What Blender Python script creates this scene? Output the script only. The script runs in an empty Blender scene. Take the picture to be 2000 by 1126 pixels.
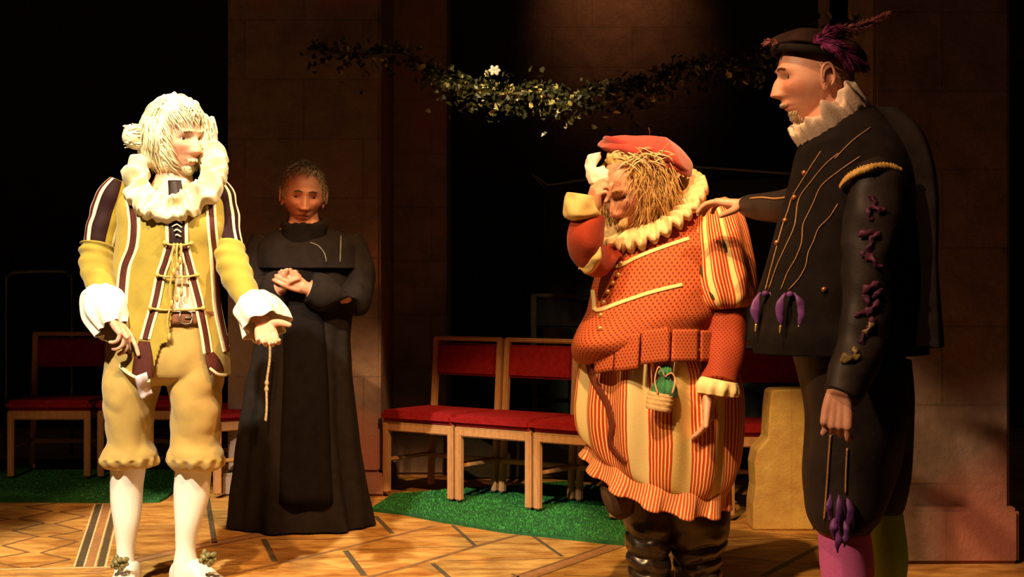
import bpy, bmesh, math, random
from mathutils import Vector, Matrix, noise
from mathutils.bvhtree import BVHTree
random.seed(7)
SC = bpy.context.scene
COL = SC.collection
F = 2778.0; HC = 1.08; CX = 1000.0; CY = 563.0
V = Vector
PI = math.pi

# ------------------------------------------------------------ camera, world, lights, exposure
cam_d = bpy.data.cameras.new('camera'); cam = bpy.data.objects.new('camera', cam_d); COL.objects.link(cam)
cam.location = (0, 0, HC); cam.rotation_euler = (PI/2, 0, 0)
cam_d.sensor_width = 36.0; cam_d.lens = F*36.0/2000.0; cam_d.clip_start = .05; cam_d.clip_end = 100
SC.camera = cam
SC.view_settings.view_transform = 'Standard'; SC.view_settings.look = 'None'
SC.view_settings.gamma = 1.0; SC.view_settings.use_curve_mapping = False
SC.view_settings.exposure = 0.0
wd = bpy.data.worlds.new('world'); SC.world = wd; wd.use_nodes = True
wd.node_tree.nodes['Background'].inputs[0].default_value = (1.0, .70, .66, 1)
wd.node_tree.nodes['Background'].inputs[1].default_value = .013

def spot(name, loc, aim, energy, col, ang, blend, size=.08):
    l = bpy.data.lights.new(name, 'SPOT'); l.energy = energy; l.color = col
    l.spot_size = math.radians(ang); l.spot_blend = blend; l.shadow_soft_size = size
    o = bpy.data.objects.new(name, l); COL.objects.link(o); o.location = loc
    o.rotation_euler = (V(aim)-V(loc)).to_track_quat('-Z', 'Y').to_euler()
    return o
# stage lanterns hung above and in front of the acting area
spot('stage_spot_left',   (-2.3, .6, 5.2), (-1.24, 5.0, .95), 3000, (1.0, .89, .66), 20, .3)
spot('stage_spot_wash',   (-.9, .9, 5.9),  (-.32, 5.5, .0),   1700, (1.0, .60, .23), 29, .22)
spot('stage_spot_wash',   (1.7, 1.6, 5.4), (-.80, 6.55, -.1),  1500, (1.0, .50, .20), 20, .25)
spot('stage_spot_wash',   (-2.6, 1.6, 5.6), (-1.9, 6.9, .0),  420, (1.0, .55, .22), 22, .4)
spot('stage_spot_centre', (-2.3, 1.2, 4.7), (.40, 4.8, .90),  960, (1.0, .64, .30), 15.5, .3)
spot('stage_spot_right',  (-1.0, 1.4, 6.0), (1.2, 4.45, .40), 560, (1.0, .50, .24), 16.5, .25)
spot('stage_spot_profile',(-2.6, 1.4, 3.7), (.95, 3.9, 1.0), 760, (1.0, .60, .32), 19, .3)
spot('stage_spot_side',   (2.6, 3.6, 4.7), (-1.15, 5.2, 1.45), 1500, (1.0, .80, .52), 12, .4)
spot('stage_spot_low',    (-2.9, 2.6, 2.3), (-.95, 6.5, 1.35), 190, (1.0, .20, .05), 7, .6)
spot('stage_spot_rim',    (1.9, 5.2, 4.4), (-.93, 6.46, 1.66), 170, (1.0, .66, .34), 5.5, .5)
spot('stage_spot_garland',(-1.6, 3.4, 4.6), (.0, 6.9, 2.04), 1500, (1.0, .76, .40), 12.5, .95)
spot('stage_spot_backwall',(.72, 10.1, 4.15), (.80, 11.0, 3.42), 130, (1.0, .30, .10), 66, 1.0)

def P(px, py, d): return V(((px-CX)/F*d, d, HC-(py-CY)/F*d))
def G(px, py, z=0.0):
    d = F*(HC-z)/(py-CY); return V(((px-CX)/F*d, d, z))
def sstep(a, b, x):
    t = max(0.0, min(1.0, (x-a)/(b-a))); return t*t*(3-2*t)

# ------------------------------------------------------------ materials
def newmat(name):
    m = bpy.data.materials.new(name); m.use_nodes = True
    nt = m.node_tree; b = nt.nodes['Principled BSDF']
    return m, nt, b
def rgb(c): return (c[0], c[1], c[2], 1)
def add_bump(nt, b, fac_socket, strength, dist=.002):
    bp = nt.nodes.new('ShaderNodeBump'); bp.inputs['Strength'].default_value = strength
    bp.inputs['Distance'].default_value = dist
    nt.links.new(fac_socket, bp.inputs['Height']); nt.links.new(bp.outputs[0], b.inputs['Normal'])
def cloth(name, col, rough=.8, var=.12, scale=60, sheen=.0, col2=None, bump=.35, metal=0, spec=.3):
    m, nt, b = newmat(name)
    tc = nt.nodes.new('ShaderNodeTexCoord'); n = nt.nodes.new('ShaderNodeTexNoise')
    n.inputs['Scale'].default_value = scale; n.inputs['Detail'].default_value = 5
    nt.links.new(tc.outputs['Object'], n.inputs['Vector'])
    r = nt.nodes.new('ShaderNodeValToRGB'); r.color_ramp.elements[0].position = .3; r.color_ramp.elements[1].position = .7
    c2 = col2 or tuple(min(1, c*(1+var)) for c in col)
    r.color_ramp.elements[0].color = rgb(tuple(c*(1-var) for c in col) if not col2 else col); r.color_ramp.elements[1].color = rgb(c2)
    nt.links.new(n.outputs[0], r.inputs[0]); nt.links.new(r.outputs[0], b.inputs['Base Color'])
    b.inputs['Roughness'].default_value = rough; b.inputs['Metallic'].default_value = metal
    b.inputs['Specular IOR Level'].default_value = spec
    if sheen: b.inputs['Sheen Weight'].default_value = sheen
    n2 = nt.nodes.new('ShaderNodeTexNoise'); n2.inputs['Scale'].default_value = scale*5
    nt.links.new(tc.outputs['Object'], n2.inputs['Vector']); add_bump(nt, b, n2.outputs[0], bump)
    return m
def skin_mat(name, col):
    m, nt, b = newmat(name)
    at = nt.nodes.new('ShaderNodeAttribute'); at.attribute_name = 'tint'
    tc = nt.nodes.new('ShaderNodeTexCoord'); n = nt.nodes.new('ShaderNodeTexNoise'); n.inputs['Scale'].default_value = 35
    n.inputs['Detail'].default_value = 6
    nt.links.new(tc.outputs['Object'], n.inputs['Vector'])
    r = nt.nodes.new('ShaderNodeValToRGB')
    r.color_ramp.elements[0].position = .3; r.color_ramp.elements[0].color = rgb((col[0]*.9, col[1]*.78, col[2]*.74))
    r.color_ramp.elements[1].position = .7; r.color_ramp.elements[1].color = rgb(col)
    nt.links.new(n.outputs[0], r.inputs[0])
    mx = nt.nodes.new('ShaderNodeMix'); mx.data_type = 'RGBA'; mx.blend_type = 'MULTIPLY'; mx.inputs[0].default_value = 1
    nt.links.new(r.outputs[0], mx.inputs[6]); nt.links.new(at.outputs['Color'], mx.inputs[7])
    nt.links.new(mx.outputs[2], b.inputs['Base Color'])
    b.inputs['Roughness'].default_value = .5; b.inputs['Subsurface Weight'].default_value = .12
    b.inputs['Subsurface Radius'].default_value = (.01, .004, .002); b.inputs['Subsurface Scale'].default_value = .6
    n2 = nt.nodes.new('ShaderNodeTexNoise'); n2.inputs['Scale'].default_value = 220
    nt.links.new(tc.outputs['Object'], n2.inputs['Vector']); add_bump(nt, b, n2.outputs[0], .25, .001)
    return m
def u_ramp_mat(name, stops, stripes=None, rough=.65, dots=None):
    """colour by the garment's woven u coordinate (front centre = .5); stripes=(count,colA,colB,width) fill stops coloured None"""
    m, nt, b = newmat(name)
    tc = nt.nodes.new('ShaderNodeTexCoord'); sx = nt.nodes.new('ShaderNodeSeparateXYZ')
    nt.links.new(tc.outputs['UV'], sx.inputs[0])
    r = nt.nodes.new('ShaderNodeValToRGB'); r.color_ramp.interpolation = 'CONSTANT'
    k = nt.nodes.new('ShaderNodeValToRGB'); k.color_ramp.interpolation = 'CONSTANT'
    for ramp in (r, k):
        while len(ramp.color_ramp.elements) > 1: ramp.color_ramp.elements.remove(ramp.color_ramp.elements[-1])
    for i, (p, c) in enumerate(stops):
        cc = c if c else (0, 0, 0)
        for ramp, v in ((r, rgb(cc)), (k, (1, 1, 1, 1) if c is None else (0, 0, 0, 1))):
            e = ramp.color_ramp.elements[0] if i == 0 else ramp.color_ramp.elements.new(p)
            e.position = p; e.color = v
    # a little wobble so that the sewn panes are not ruler straight
    nz = nt.nodes.new('ShaderNodeTexNoise'); nz.inputs['Scale'].default_value = 9
    nt.links.new(tc.outputs['Object'], nz.inputs['Vector'])
    ma = nt.nodes.new('ShaderNodeMath'); ma.operation = 'MULTIPLY_ADD'; ma.inputs[1].default_value = .006
    nt.links.new(nz.outputs[0], ma.inputs[0]); nt.links.new(sx.outputs[0], ma.inputs[2])
    mb = nt.nodes.new('ShaderNodeMath'); mb.operation = 'SUBTRACT'; mb.inputs[1].default_value = .003
    nt.links.new(ma.outputs[0], mb.inputs[0])
    nt.links.new(mb.outputs[0], r.inputs[0]); nt.links.new(mb.outputs[0], k.inputs[0])
    out = r.outputs[0]
    if stripes:
        cnt, ca, cb, wdt = stripes
        mu = nt.nodes.new('ShaderNodeMath'); mu.operation = 'MULTIPLY'; mu.inputs[1].default_value = cnt
        fr = nt.nodes.new('ShaderNodeMath'); fr.operation = 'FRACT'
        lt = nt.nodes.new('ShaderNodeMath'); lt.operation = 'LESS_THAN'; lt.inputs[1].default_value = wdt
        nt.links.new(mb.outputs[0], mu.inputs[0]); nt.links.new(mu.outputs[0], fr.inputs[0]); nt.links.new(fr.outputs[0], lt.inputs[0])
        sm = nt.nodes.new('ShaderNodeMix'); sm.data_type = 'RGBA'; sm.inputs[6].default_value = rgb(ca); sm.inputs[7].default_value = rgb(cb)
        nt.links.new(lt.outputs[0], sm.inputs[0])
        fm = nt.nodes.new('ShaderNodeMix'); fm.data_type = 'RGBA'
        nt.links.new(k.outputs[0], fm.inputs[0]); nt.links.new(out, fm.inputs[6]); nt.links.new(sm.outputs[2], fm.inputs[7])
        out = fm.outputs[2]
    nt.links.new(out, b.inputs['Base Color'])
    b.inputs['Roughness'].default_value = rough; b.inputs['Specular IOR Level'].default_value = .12
    n2 = nt.nodes.new('ShaderNodeTexNoise'); n2.inputs['Scale'].default_value = 260
    nt.links.new(tc.outputs['Object'], n2.inputs['Vector']); add_bump(nt, b, n2.outputs[0], .3)
    return m
def dotted(name, col, dot, nu, nv, size=.3, rough=.75):
    m, nt, b = newmat(name)
    tc = nt.nodes.new('ShaderNodeTexCoord'); mp = nt.nodes.new('ShaderNodeMapping')
    mp.inputs['Scale'].default_value = (nu, nv, 1); nt.links.new(tc.outputs['UV'], mp.inputs[0])
    vo = nt.nodes.new('ShaderNodeTexVoronoi'); vo.inputs['Scale'].default_value = 1; vo.inputs['Randomness'].default_value = .0
    vo.voronoi_dimensions = '2D'
    rot = nt.nodes.new('ShaderNodeMapping'); rot.inputs['Rotation'].default_value = (0, 0, PI/4)
    nt.links.new(mp.outputs[0], rot.inputs[0]); nt.links.new(rot.outputs[0], vo.inputs['Vector'])
    lt = nt.nodes.new('ShaderNodeMath'); lt.operation = 'LESS_THAN'; lt.inputs[1].default_value = size
    nt.links.new(vo.outputs['Distance'], lt.inputs[0])
    n = nt.nodes.new('ShaderNodeTexNoise'); n.inputs['Scale'].default_value = 20; nt.links.new(tc.outputs['Object'], n.inputs['Vector'])
    r = nt.nodes.new('ShaderNodeValToRGB'); r.color_ramp.elements[0].color = rgb(tuple(c*.82 for c in col)); r.color_ramp.elements[1].color = rgb(tuple(c*1.12 for c in col))
    nt.links.new(n.outputs[0], r.inputs[0])
    mx = nt.nodes.new('ShaderNodeMix'); mx.data_type = 'RGBA'; mx.inputs[7].default_value = rgb(dot)
    nt.links.new(lt.outputs[0], mx.inputs[0]); nt.links.new(r.outputs[0], mx.inputs[6]); nt.links.new(mx.outputs[2], b.inputs['Base Color'])
    b.inputs['Roughness'].default_value = rough; b.inputs['Specular IOR Level'].default_value = .25
    n2 = nt.nodes.new('ShaderNodeTexNoise'); n2.inputs['Scale'].default_value = 300
    nt.links.new(tc.outputs['Object'], n2.inputs['Vector']); add_bump(nt, b, n2.outputs[0], .3)
    return m
def stone(name, c1, c2, joint, bw=.62, bh=.31, red=None):
    m, nt, b = newmat(name)
    tc = nt.nodes.new('ShaderNodeTexCoord')
    mp = nt.nodes.new('ShaderNodeMapping'); mp.inputs['Rotation'].default_value = (PI/2, 0, 0)
    nt.links.new(tc.outputs['Object'], mp.inputs[0])
    br = nt.nodes.new('ShaderNodeTexBrick'); br.inputs['Scale'].default_value = 1
    br.inputs['Brick Width'].default_value = bw; br.inputs['Row Height'].default_value = bh
    br.inputs['Mortar Size'].default_value = .006; br.inputs['Mortar Smooth'].default_value = .4
    br.inputs['Color1'].default_value = rgb(c1); br.inputs['Color2'].default_value = rgb(c2); br.inputs['Mortar'].default_value = rgb(joint)
    nt.links.new(mp.outputs[0], br.inputs['Vector'])
    n = nt.nodes.new('ShaderNodeTexNoise'); n.inputs['Scale'].default_value = 7; n.inputs['Detail'].default_value = 8; n.inputs['Roughness'].default_value = .7
    nt.links.new(tc.outputs['Object'], n.inputs['Vector'])
    mx = nt.nodes.new('ShaderNodeMix'); mx.data_type = 'RGBA'; mx.blend_type = 'OVERLAY'; mx.inputs[0].default_value = .75
    nt.links.new(br.outputs[0], mx.inputs[6]); nt.links.new(n.outputs[0], mx.inputs[7])
    out = mx.outputs[2]
    if red:
        n3 = nt.nodes.new('ShaderNodeTexNoise'); n3.inputs['Scale'].default_value = 1.3; nt.links.new(tc.outputs['Object'], n3.inputs['Vector'])
        rr = nt.nodes.new('ShaderNodeValToRGB'); rr.color_ramp.elements[0].position = .52; rr.color_ramp.elements[1].position = .66
        nt.links.new(n3.outputs[0], rr.inputs[0])
        m2 = nt.nodes.new('ShaderNodeMix'); m2.data_type = 'RGBA'; m2.inputs[7].default_value = rgb(red)
        nt.links.new(rr.outputs[0], m2.inputs[0]); nt.links.new(out, m2.inputs[6]); out = m2.outputs[2]
    nt.links.new(out, b.inputs['Base Color']); b.inputs['Roughness'].default_value = .9
    b.inputs['Specular IOR Level'].default_value = .15
    add_bump(nt, b, n.outputs[0], .7, .02)
    return m
def wood(name, c1, c2, scale=6, rough=.55):
    m, nt, b = newmat(name)
    tc = nt.nodes.new('ShaderNodeTexCoord'); mp = nt.nodes.new('ShaderNodeMapping'); mp.inputs['Scale'].default_value = (3, 3, .6)
    nt.links.new(tc.outputs['Object'], mp.inputs[0])
    n = nt.nodes.new('ShaderNodeTexNoise'); n.inputs['Scale'].default_value = scale*4; n.inputs['Detail'].default_value = 6; n.inputs['Distortion'].default_value = 1.2
    nt.links.new(mp.outputs[0], n.inputs['Vector'])
    r = nt.nodes.new('ShaderNodeValToRGB'); r.color_ramp.elements[0].color = rgb(c1); r.color_ramp.elements[1].color = rgb(c2)
    r.color_ramp.elements[0].position = .35; r.color_ramp.elements[1].position = .65
    nt.links.new(n.outputs[0], r.inputs[0]); nt.links.new(r.outputs[0], b.inputs['Base Color']); b.inputs['Roughness'].default_value = rough
    return m

# ------------------------------------------------------------ mesh container
class M:
    def __init__(s): s.v = []; s.f = []; s.uv = []; s.mi = []
    def add(s, o, mi=None):
        k = len(s.v); s.v += o.v; s.f += [tuple(i+k for i in f) for f in o.f]; s.uv += o.uv
        s.mi += (o.mi if mi is None else [mi]*len(o.f)); return s
    def face(s, f, uv=None, mi=0): s.f.append(tuple(f)); s.uv.append(uv or [(0, 0)]*len(f)); s.mi.append(mi)
    def bvh(s): return BVHTree.FromPolygons(s.v, s.f)
def make(name, m, mats, root=None, parent=None, smooth=True, mods=None, label=None, org=None):
    """link a container as ONE mesh object; vertices become local to the root's base point"""
    off = root.location if root is not None else (org if org is not None else V((0, 0, 0)))
    me = bpy.data.meshes.new(name)
    me.from_pydata([tuple(v-off) for v in m.v], [], m.f)
    uvl = me.uv_layers.new(name='UVMap')
    li = 0
    for fu in m.uv:
        for c in fu: uvl.data[li].uv = c; li += 1
    mats = mats if isinstance(mats, (list, tuple)) else [mats]
    for x in mats: me.materials.append(x)
    for i, p in enumerate(me.polygons): p.use_smooth = smooth; p.material_index = m.mi[i]
    me.validate()
    bm = bmesh.new(); bm.from_mesh(me); bmesh.ops.recalc_face_normals(bm, faces=bm.faces); bm.to_mesh(me); bm.free()
    o = bpy.data.objects.new(name, me); COL.objects.link(o)
    if root is None: o.location = off
    else: o.parent = parent or root
    for md in (mods or []):
        q = o.modifiers.new(md[0].lower(), md[0])
        for k_, v_ in md[1].items(): setattr(q, k_, v_)
    if label: o['label'] = label
    return o
def thing(name, loc, label, cat, group=None, rz=0):
    o = bpy.data.objects.new(name, None); COL.objects.link(o); o.location = loc; o.rotation_euler = (0, 0, rz)
    o.empty_display_size = .1
    o['label'] = label; o['category'] = cat
    if group: o['group'] = group
    return o
def tag(o, label, cat, group=None):
    o['label'] = label; o['category'] = cat
    if group: o['group'] = group
    return o

def crom(a, b, c, d, t):
    return .5*((2*b)+(c-a)*t+(2*a-5*b+4*c-d)*t*t+(3*b-a-3*c+d)*t*t*t)
def interp(keys, sub):
    out = []; n = len(keys)
    for i in range(n-1):
        a = keys[max(0, i-1)]; b = keys[i]; c = keys[i+1]; d = keys[min(n-1, i+2)]
        for k in range(sub):
            t = k/sub; out.append(tuple(crom(a[j], b[j], c[j], d[j], t) for j in range(len(b))))
    out.append(keys[-1]); return out
def loft(keys, n=40, sub=5, cap=(True, True), disp=None, skip=None, pw=1.0, flat_back=0):
    """keys: (centre, half-width vector, half-depth vector). u=.5 faces -depth (the front)"""
    R = interp(keys, sub); m = M(); L = len(R)
    for i, (C, A, B) in enumerate(R):
        v = i/(L-1)
        for j in range(n):
            t = 2*PI*(j/n-.5); s_, c_ = math.sin(t), math.cos(t)
            if pw != 1: s_ = math.copysign(abs(s_)**pw, s_); c_ = math.copysign(abs(c_)**pw, c_)
            p = C+A*s_-B*c_
            if disp:
                nr = (p-C); nr = nr.normalized() if nr.length > 1e-6 else V((0, 0, 1))
                p = p+nr*disp(j/n, v, p)
            m.v.append(p)
    for i in range(L-1):
        for j in range(n):
            k = (j+1) % n; q = (i*n+j, i*n+k, (i+1)*n+k, (i+1)*n+j)
            if skip:
                c = (m.v[q[0]]+m.v[q[1]]+m.v[q[2]]+m.v[q[3]])/4
                if skip((j+.5)/n, (i+.5)/(L-1), c): continue
            u0, u1, v0, v1 = j/n, (j+1)/n, i/(L-1), (i+1)/(L-1)
            m.face(q, [(u0, v0), (u1, v0), (u1, v1), (u0, v1)])
    for e, on in enumerate(cap):
        if not on: continue
        i = 0 if e == 0 else L-1; c = R[i][0]; m.v.append(c.copy()); ci = len(m.v)-1
        for j in range(n):
            k = (j+1) % n; a = (i*n+j, i*n+k, ci)
            vv = 0 if e == 0 else 1
            m.face(a if e else a[::-1], [(j/n, vv)]*3)
    return m
X = V((1, 0, 0)); Y = V((0, 1, 0)); Z = V((0, 0, 1))
def K(D, x0, x1, py, dy=0, b=.1, tilt=0):
    """a horizontal ring spanning pixels x0..x1 at height py, depth half-size b metres; tilt in degrees drops the left"""
    d = D+dy; s = d/F; C = P((x0+x1)/2, py, d); w = (x1-x0)/2*s; t = math.radians(tilt)
    return (C, V((math.cos(t)*w, 0, math.sin(t)*w)), Y*b)
def limbkeys(D, pts, flat=1.0):
    """pts: (px,py,dy,half_px[,half_depth_m]) -> rings across the limb's own direction"""
    c = [P(p[0], p[1], D+p[2]) for p in pts]; out = []
    for i, p in enumerate(pts):
        t = (c[min(i+1, len(c)-1)]-c[max(i-1, 0)]).normalized()
        A = Y.cross(t)
        A = A.normalized() if A.length > .15 else X
        B = A.cross(t).normalized()
        if B.y < 0: B = -B
        if A.x < 0: A = -A
        r = p[3]*(D+p[2])/F; out.append((c[i], A*r, B*(p[4] if len(p) > 4 else r*flat)))
    return out
def shrink(keys, k): return [(c, a*k, b*k) for c, a, b in keys]
def rounded(pts, rads, n=14, sub=3, ref=None):
    """closed tapered tube through world points with rounded ends"""
    pts = [V(p) for p in pts]
    t0 = (pts[0]-pts[1]).normalized(); t1 = (pts[-1]-pts[-2]).normalized()
    base = []
    for i, p in enumerate(pts):
        t = (pts[min(i+1, len(pts)-1)]-pts[max(i-1, 0)]).normalized(); base.append((p, t, rads[i]))
    seq = [(pts[0]+t0*rads[0]*.92, -t0, rads[0]*.35), (pts[0]+t0*rads[0]*.62, -t0, rads[0]*.76)]+base + \
          [(pts[-1]+t1*rads[-1]*.62, t1, rads[-1]*.76), (pts[-1]+t1*rads[-1]*.92, t1, rads[-1]*.35)]
    A = None; keys = []
    for p, t, r in seq:
        if A is None:
            A = t.cross(ref or (Y if abs(t.y) < .8 else X)).normalized()
        A = (A-t*A.dot(t)).normalized(); B = t.cross(A)
        keys.append((p, A*r, B*r))
    return loft(keys, n=n, sub=sub)
def tube(pts, r, n=6, sub=4, taper=None):
    pts = [V(p) for p in pts]; keys = []; A = None
    for i, p in enumerate(pts):
        t = (pts[min(i+1, len(pts)-1)]-pts[max(i-1, 0)]).normalized()
        if A is None: A = t.cross(Y if abs(t.y) < .8 else X).normalized()
        A = (A-t*A.dot(t)); A = A.normalized() if A.length > 1e-5 else X
        B = t.cross(A); rr = r*(taper[i] if taper else 1); keys.append((p, A*rr, B*rr))
    return loft(keys, n=n, sub=sub)
def box(c, s, rz=0, M0=None, bev=0):
    m = M(); c = V(c); R = Matrix.Rotation(rz, 3, 'Z')
    if bev:
        b = bmesh.new(); bmesh.ops.create_cube(b, size=1)
        for v in b.verts: v.co = V((v.co.x*s[0], v.co.y*s[1], v.co.z*s[2]))
        bmesh.ops.bevel(b, geom=b.edges[:], offset=bev, segments=2, affect='EDGES')
        b.verts.ensure_lookup_table()
        for v in b.verts: m.v.append(c+R@v.co)
        for f in b.faces: m.face([v.index for v in f.verts])
        b.free(); return m
    for z in (-.5, .5):
        for y in (-.5, .5):
            for x in (-.5, .5): m.v.append(c+R@V((x*s[0], y*s[1], z*s[2])))
    for f in ((0, 2, 3, 1), (4, 5, 7, 6), (0, 1, 5, 4), (2, 6, 7, 3), (0, 4, 6, 2), (1, 3, 7, 5)): m.face(f)
    return m
def ball(c, r, n=12, mdir=None):
    m = M(); c = V(c); rr = r if isinstance(r, (tuple, list)) else (r, r, r); k = n//2
    keys = []
    for i in range(k+1):
        a = PI*i/k; q = max(.02, math.sin(a)); keys.append((c+Z*rr[2]*math.cos(a), X*rr[0]*q, Y*rr[1]*q))
    return loft(keys, n=n, sub=1)
def xf(m, mat):
    m.v = [mat@v for v in m.v]; return m

# surface work: find the point of a garment that a traced detail lies on
CAMP = V((0, 0, HC))
def hit(bvh, px, py, off=0.0, far=False):
    d = P(px, py, 1.0)-CAMP; d.normalize(); r = bvh.ray_cast(CAMP, d)
    if r[0] is None:
        q = bvh.find_nearest(P(px, py, 4.8)); return None, None
    nr = r[1]
    if nr.dot(d) > 0: nr = -nr
    return r[0]+nr*off, nr
def smoothline(pts, step=6):
    out = []; n = len(pts)
    for i in range(n-1):
        a = V(pts[max(0, i-1)]); b = V(pts[i]); c = V(pts[i+1]); d = V(pts[min(n-1, i+2)])
        k = max(2, int((c-b).length/step))
        for j in range(k): out.append(crom(a, b, c, d, j/k))
    out.append(V(pts[-1])); return out
def band(bvh, pts, off=.003, th=.003, nw=4, ends=True):
    """cloth strip sewn on a garment; pts: (px,py,half_width_px)"""
    q = smoothline([V((p[0], p[1], p[2])) for p in pts]); m = M(); rows = []
    last = None
    for i, p in enumerate(q):
        t = q[min(i+1, len(q)-1)]-q[max(i-1, 0)]; t2 = V((t.x, t.y)).normalized(); nn = V((-t2.y, t2.x)); row = []
        for j in range(nw+1):
            s = (j/nw*2-1)*p.z; h, nr = hit(bvh, p.x+nn.x*s, p.y+nn.y*s, off)
            row.append((h, nr))
        good = [r for r in row if r[0] is not None]
        if not good: continue
        row = [r if r[0] is not None else good[0] for r in row]
        rows.append(row)
    if len(rows) < 2: return m
    W = nw+1
    for row in rows:
        for h, nr in row: m.v.append(h)
    k = len(m.v)
    for row in rows:
        for h, nr in row: m.v.append(h-nr*(th+off*.6))
    Ln = len(rows)
    for i in range(Ln-1):
        for j in range(nw):
            a = i*W+j; f = (a, a+1, a+W+1, a+W)
            if (m.v[a]-m.v[a+W]).length > .08 or (m.v[a]-m.v[a+1]).length > .06: continue
            uv = [(j/nw, i/Ln), ((j+1)/nw, i/Ln), ((j+1)/nw, (i+1)/Ln), (j/nw, (i+1)/Ln)]
            m.face(f, uv); m.face(tuple(x+k for x in f[::-1]), uv)
        for j in (0, nw):
            a = i*W+j
            if (m.v[a]-m.v[a+W]).length > .08: continue
            m.face((a, a+W, a+W+k, a+k))
    return m
def cord(bvh, pts, r=.003, off=.002, n=6):
    q = smoothline([V((p[0], p[1], 0)) for p in pts], 8); w = []
    for p in q:
        h, nr = hit(bvh, p.x, p.y, off)
        if h is not None and (not w or (h-w[-1]).length < .12): w.append(h)
    return tube(w, r, n=n, sub=1) if len(w) > 1 else M()
def ruff(C, A, B, U, N=24, r0=.55, amp=.02, gap=.012, seed=0, rows=9, soft=0.0, dome=0.0, per=10):
    """pleated collar of two rippled leaves meeting at the folds"""
    m = M(); n = N*per; U = U.normalized()
    for side in (1, -1):
        k = len(m.v)
        for i in range(rows):
            s = i/(rows-1); R = r0+(1-r0)*s
            for j in range(n):
                t = 2*PI*j/n; ph = N*t+soft*3*noise.noise(V((math.cos(t)*2, math.sin(t)*2, seed)))
                w = math.sin(ph); a = amp*(s**.6)*(1+soft*noise.noise(V((math.cos(t)*3, math.sin(t)*3, seed+5+s))))
                wob = soft*.025*noise.noise(V((math.cos(t)*4, math.sin(t)*4, s*2+seed+9)))
                p = C+(A*math.cos(t)+B*math.sin(t))*(R*(1+wob*3+.02*math.cos(2*ph)))+U*(a*w*.6+side*(gap*.35+a*.55*(1+.6*side*w)*.5)+dome*math.sin(PI*s)*side+wob)
                m.v.append(p)
        for i in range(rows-1):
            for j in range(n):
                q = (j+1) % n; m.face((k+i*n+j, k+i*n+q, k+(i+1)*n+q, k+(i+1)*n+j))
    k2 = rows*n
    for i in (0, rows-1):
        for j in range(n):
            q = (j+1) % n; m.face((i*n+j, i*n+q, k2+i*n+q, k2+i*n+j))
    return m
def strand(m, p, d, L, r, bend, n=5, wig=.0):
    """append one lock of hair"""
    pts = []; q = V(p); v = V(d).normalized(); ph = random.uniform(0, 6.3)
    for i in range(n+1):
        pts.append(q.copy()); v = (v+bend/n+V((math.sin(ph+i*1.7), math.cos(ph+i*2.1), math.sin(ph*2+i)))*wig/n).normalized(); q = q+v*(L/n)
    k = len(m.v)
    a = v.cross(Z if abs(v.z) < .9 else X).normalized(); b = v.cross(a).normalized()
    for i, pp in enumerate(pts):
        w = r*(1-.85*(i/n)**1.5)
        for j in range(3):
            t = 2*PI*j/3; m.v.append(pp+a*math.cos(t)*w+b*math.sin(t)*w)
    for i in range(n):
        for j in range(3):
            c = (j+1) % 3; m.face((k+i*3+j, k+i*3+c, k+(i+1)*3+c, k+(i+1)*3+j))
    m.face((k+n*3, k+n*3+1, k+n*3+2)); m.face((k+2, k+1, k))

# ------------------------------------------------------------ heads
def g2(x, sx, z, sz): return math.exp(-(x/sx)**2-(z/sz)**2)
def head_point(x, y, z, o):
    """unit direction -> point of a head, face towards -y, eye line at z=0, metres"""
    px, py, pz = x*.077, y*.097, z*.118
    low = sstep(-.01, -.10, pz)
    px *= 1-.30*low*(.6+.4*(1 if y < 0 else .6))
    if y > 0: py *= 1-.55*sstep(-.02, -.10, pz)
    px *= 1-.05*g2(0, 1, pz-.05, .05)*(1 if y < 0 else 0)
    fr = sstep(.15, .55, -y)
    if y < 0:
        py -= .006*low*fr                      # jaw forward
        f = 0.0; ax = abs(px)
        f -= .013*g2(ax-.031, .019, pz+.002, .013)
        f += .007*g2(ax-.028, .022, pz-.021, .008)+.003*g2(px, .02, pz-.024, .01)
        f -= .005*g2(px, .012, pz-.006, .008)
        if pz < .014:
            t = (.014-pz)/.062
            if t < 1.15:
                h = (.004+.024*min(t, 1)**1.15)*o.get('nose', 1)
                wx = .0085+.0085*min(t, 1)
                fall = 1 if t < .93 else math.exp(-((t-.93)/.09)**2)
                f += h*math.exp(-(px/wx)**2)*fall
        f += .009*g2(ax-.0145, .0075, pz+.043, .008)
        f += .006*g2(ax-.045, .022, pz+.022, .02)
        f -= .004*g2(ax-.04, .014, pz+.062, .02)
        f -= .0035*g2(ax-.024, .006, pz+.055, .014)
        pm = pz+o.get('frown', 0)*px*px
        f += .006*g2(px, .026, pz+.067, .012)
        f += .005*g2(px, .019, pm+.0665, .0042)+.0055*g2(px, .017, pm+.0795, .005)
        f -= .007*g2(px, .023, pm+.0730, .0024)*o.get('mouth', 1)
        f -= .004*g2(px, .02, pz+.089, .005)
        f += .011*g2(px, .02, pz+.103, .014)
        f += .003*g2(ax-.031, .015, pz-.0095, .0035)+.0022*g2(ax-.031, .014, pz+.0115, .003)
        f += .004*g2(ax-.03, .03, pz-.06, .03)
        py -= f*fr
    return V((px, py, pz))
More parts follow.
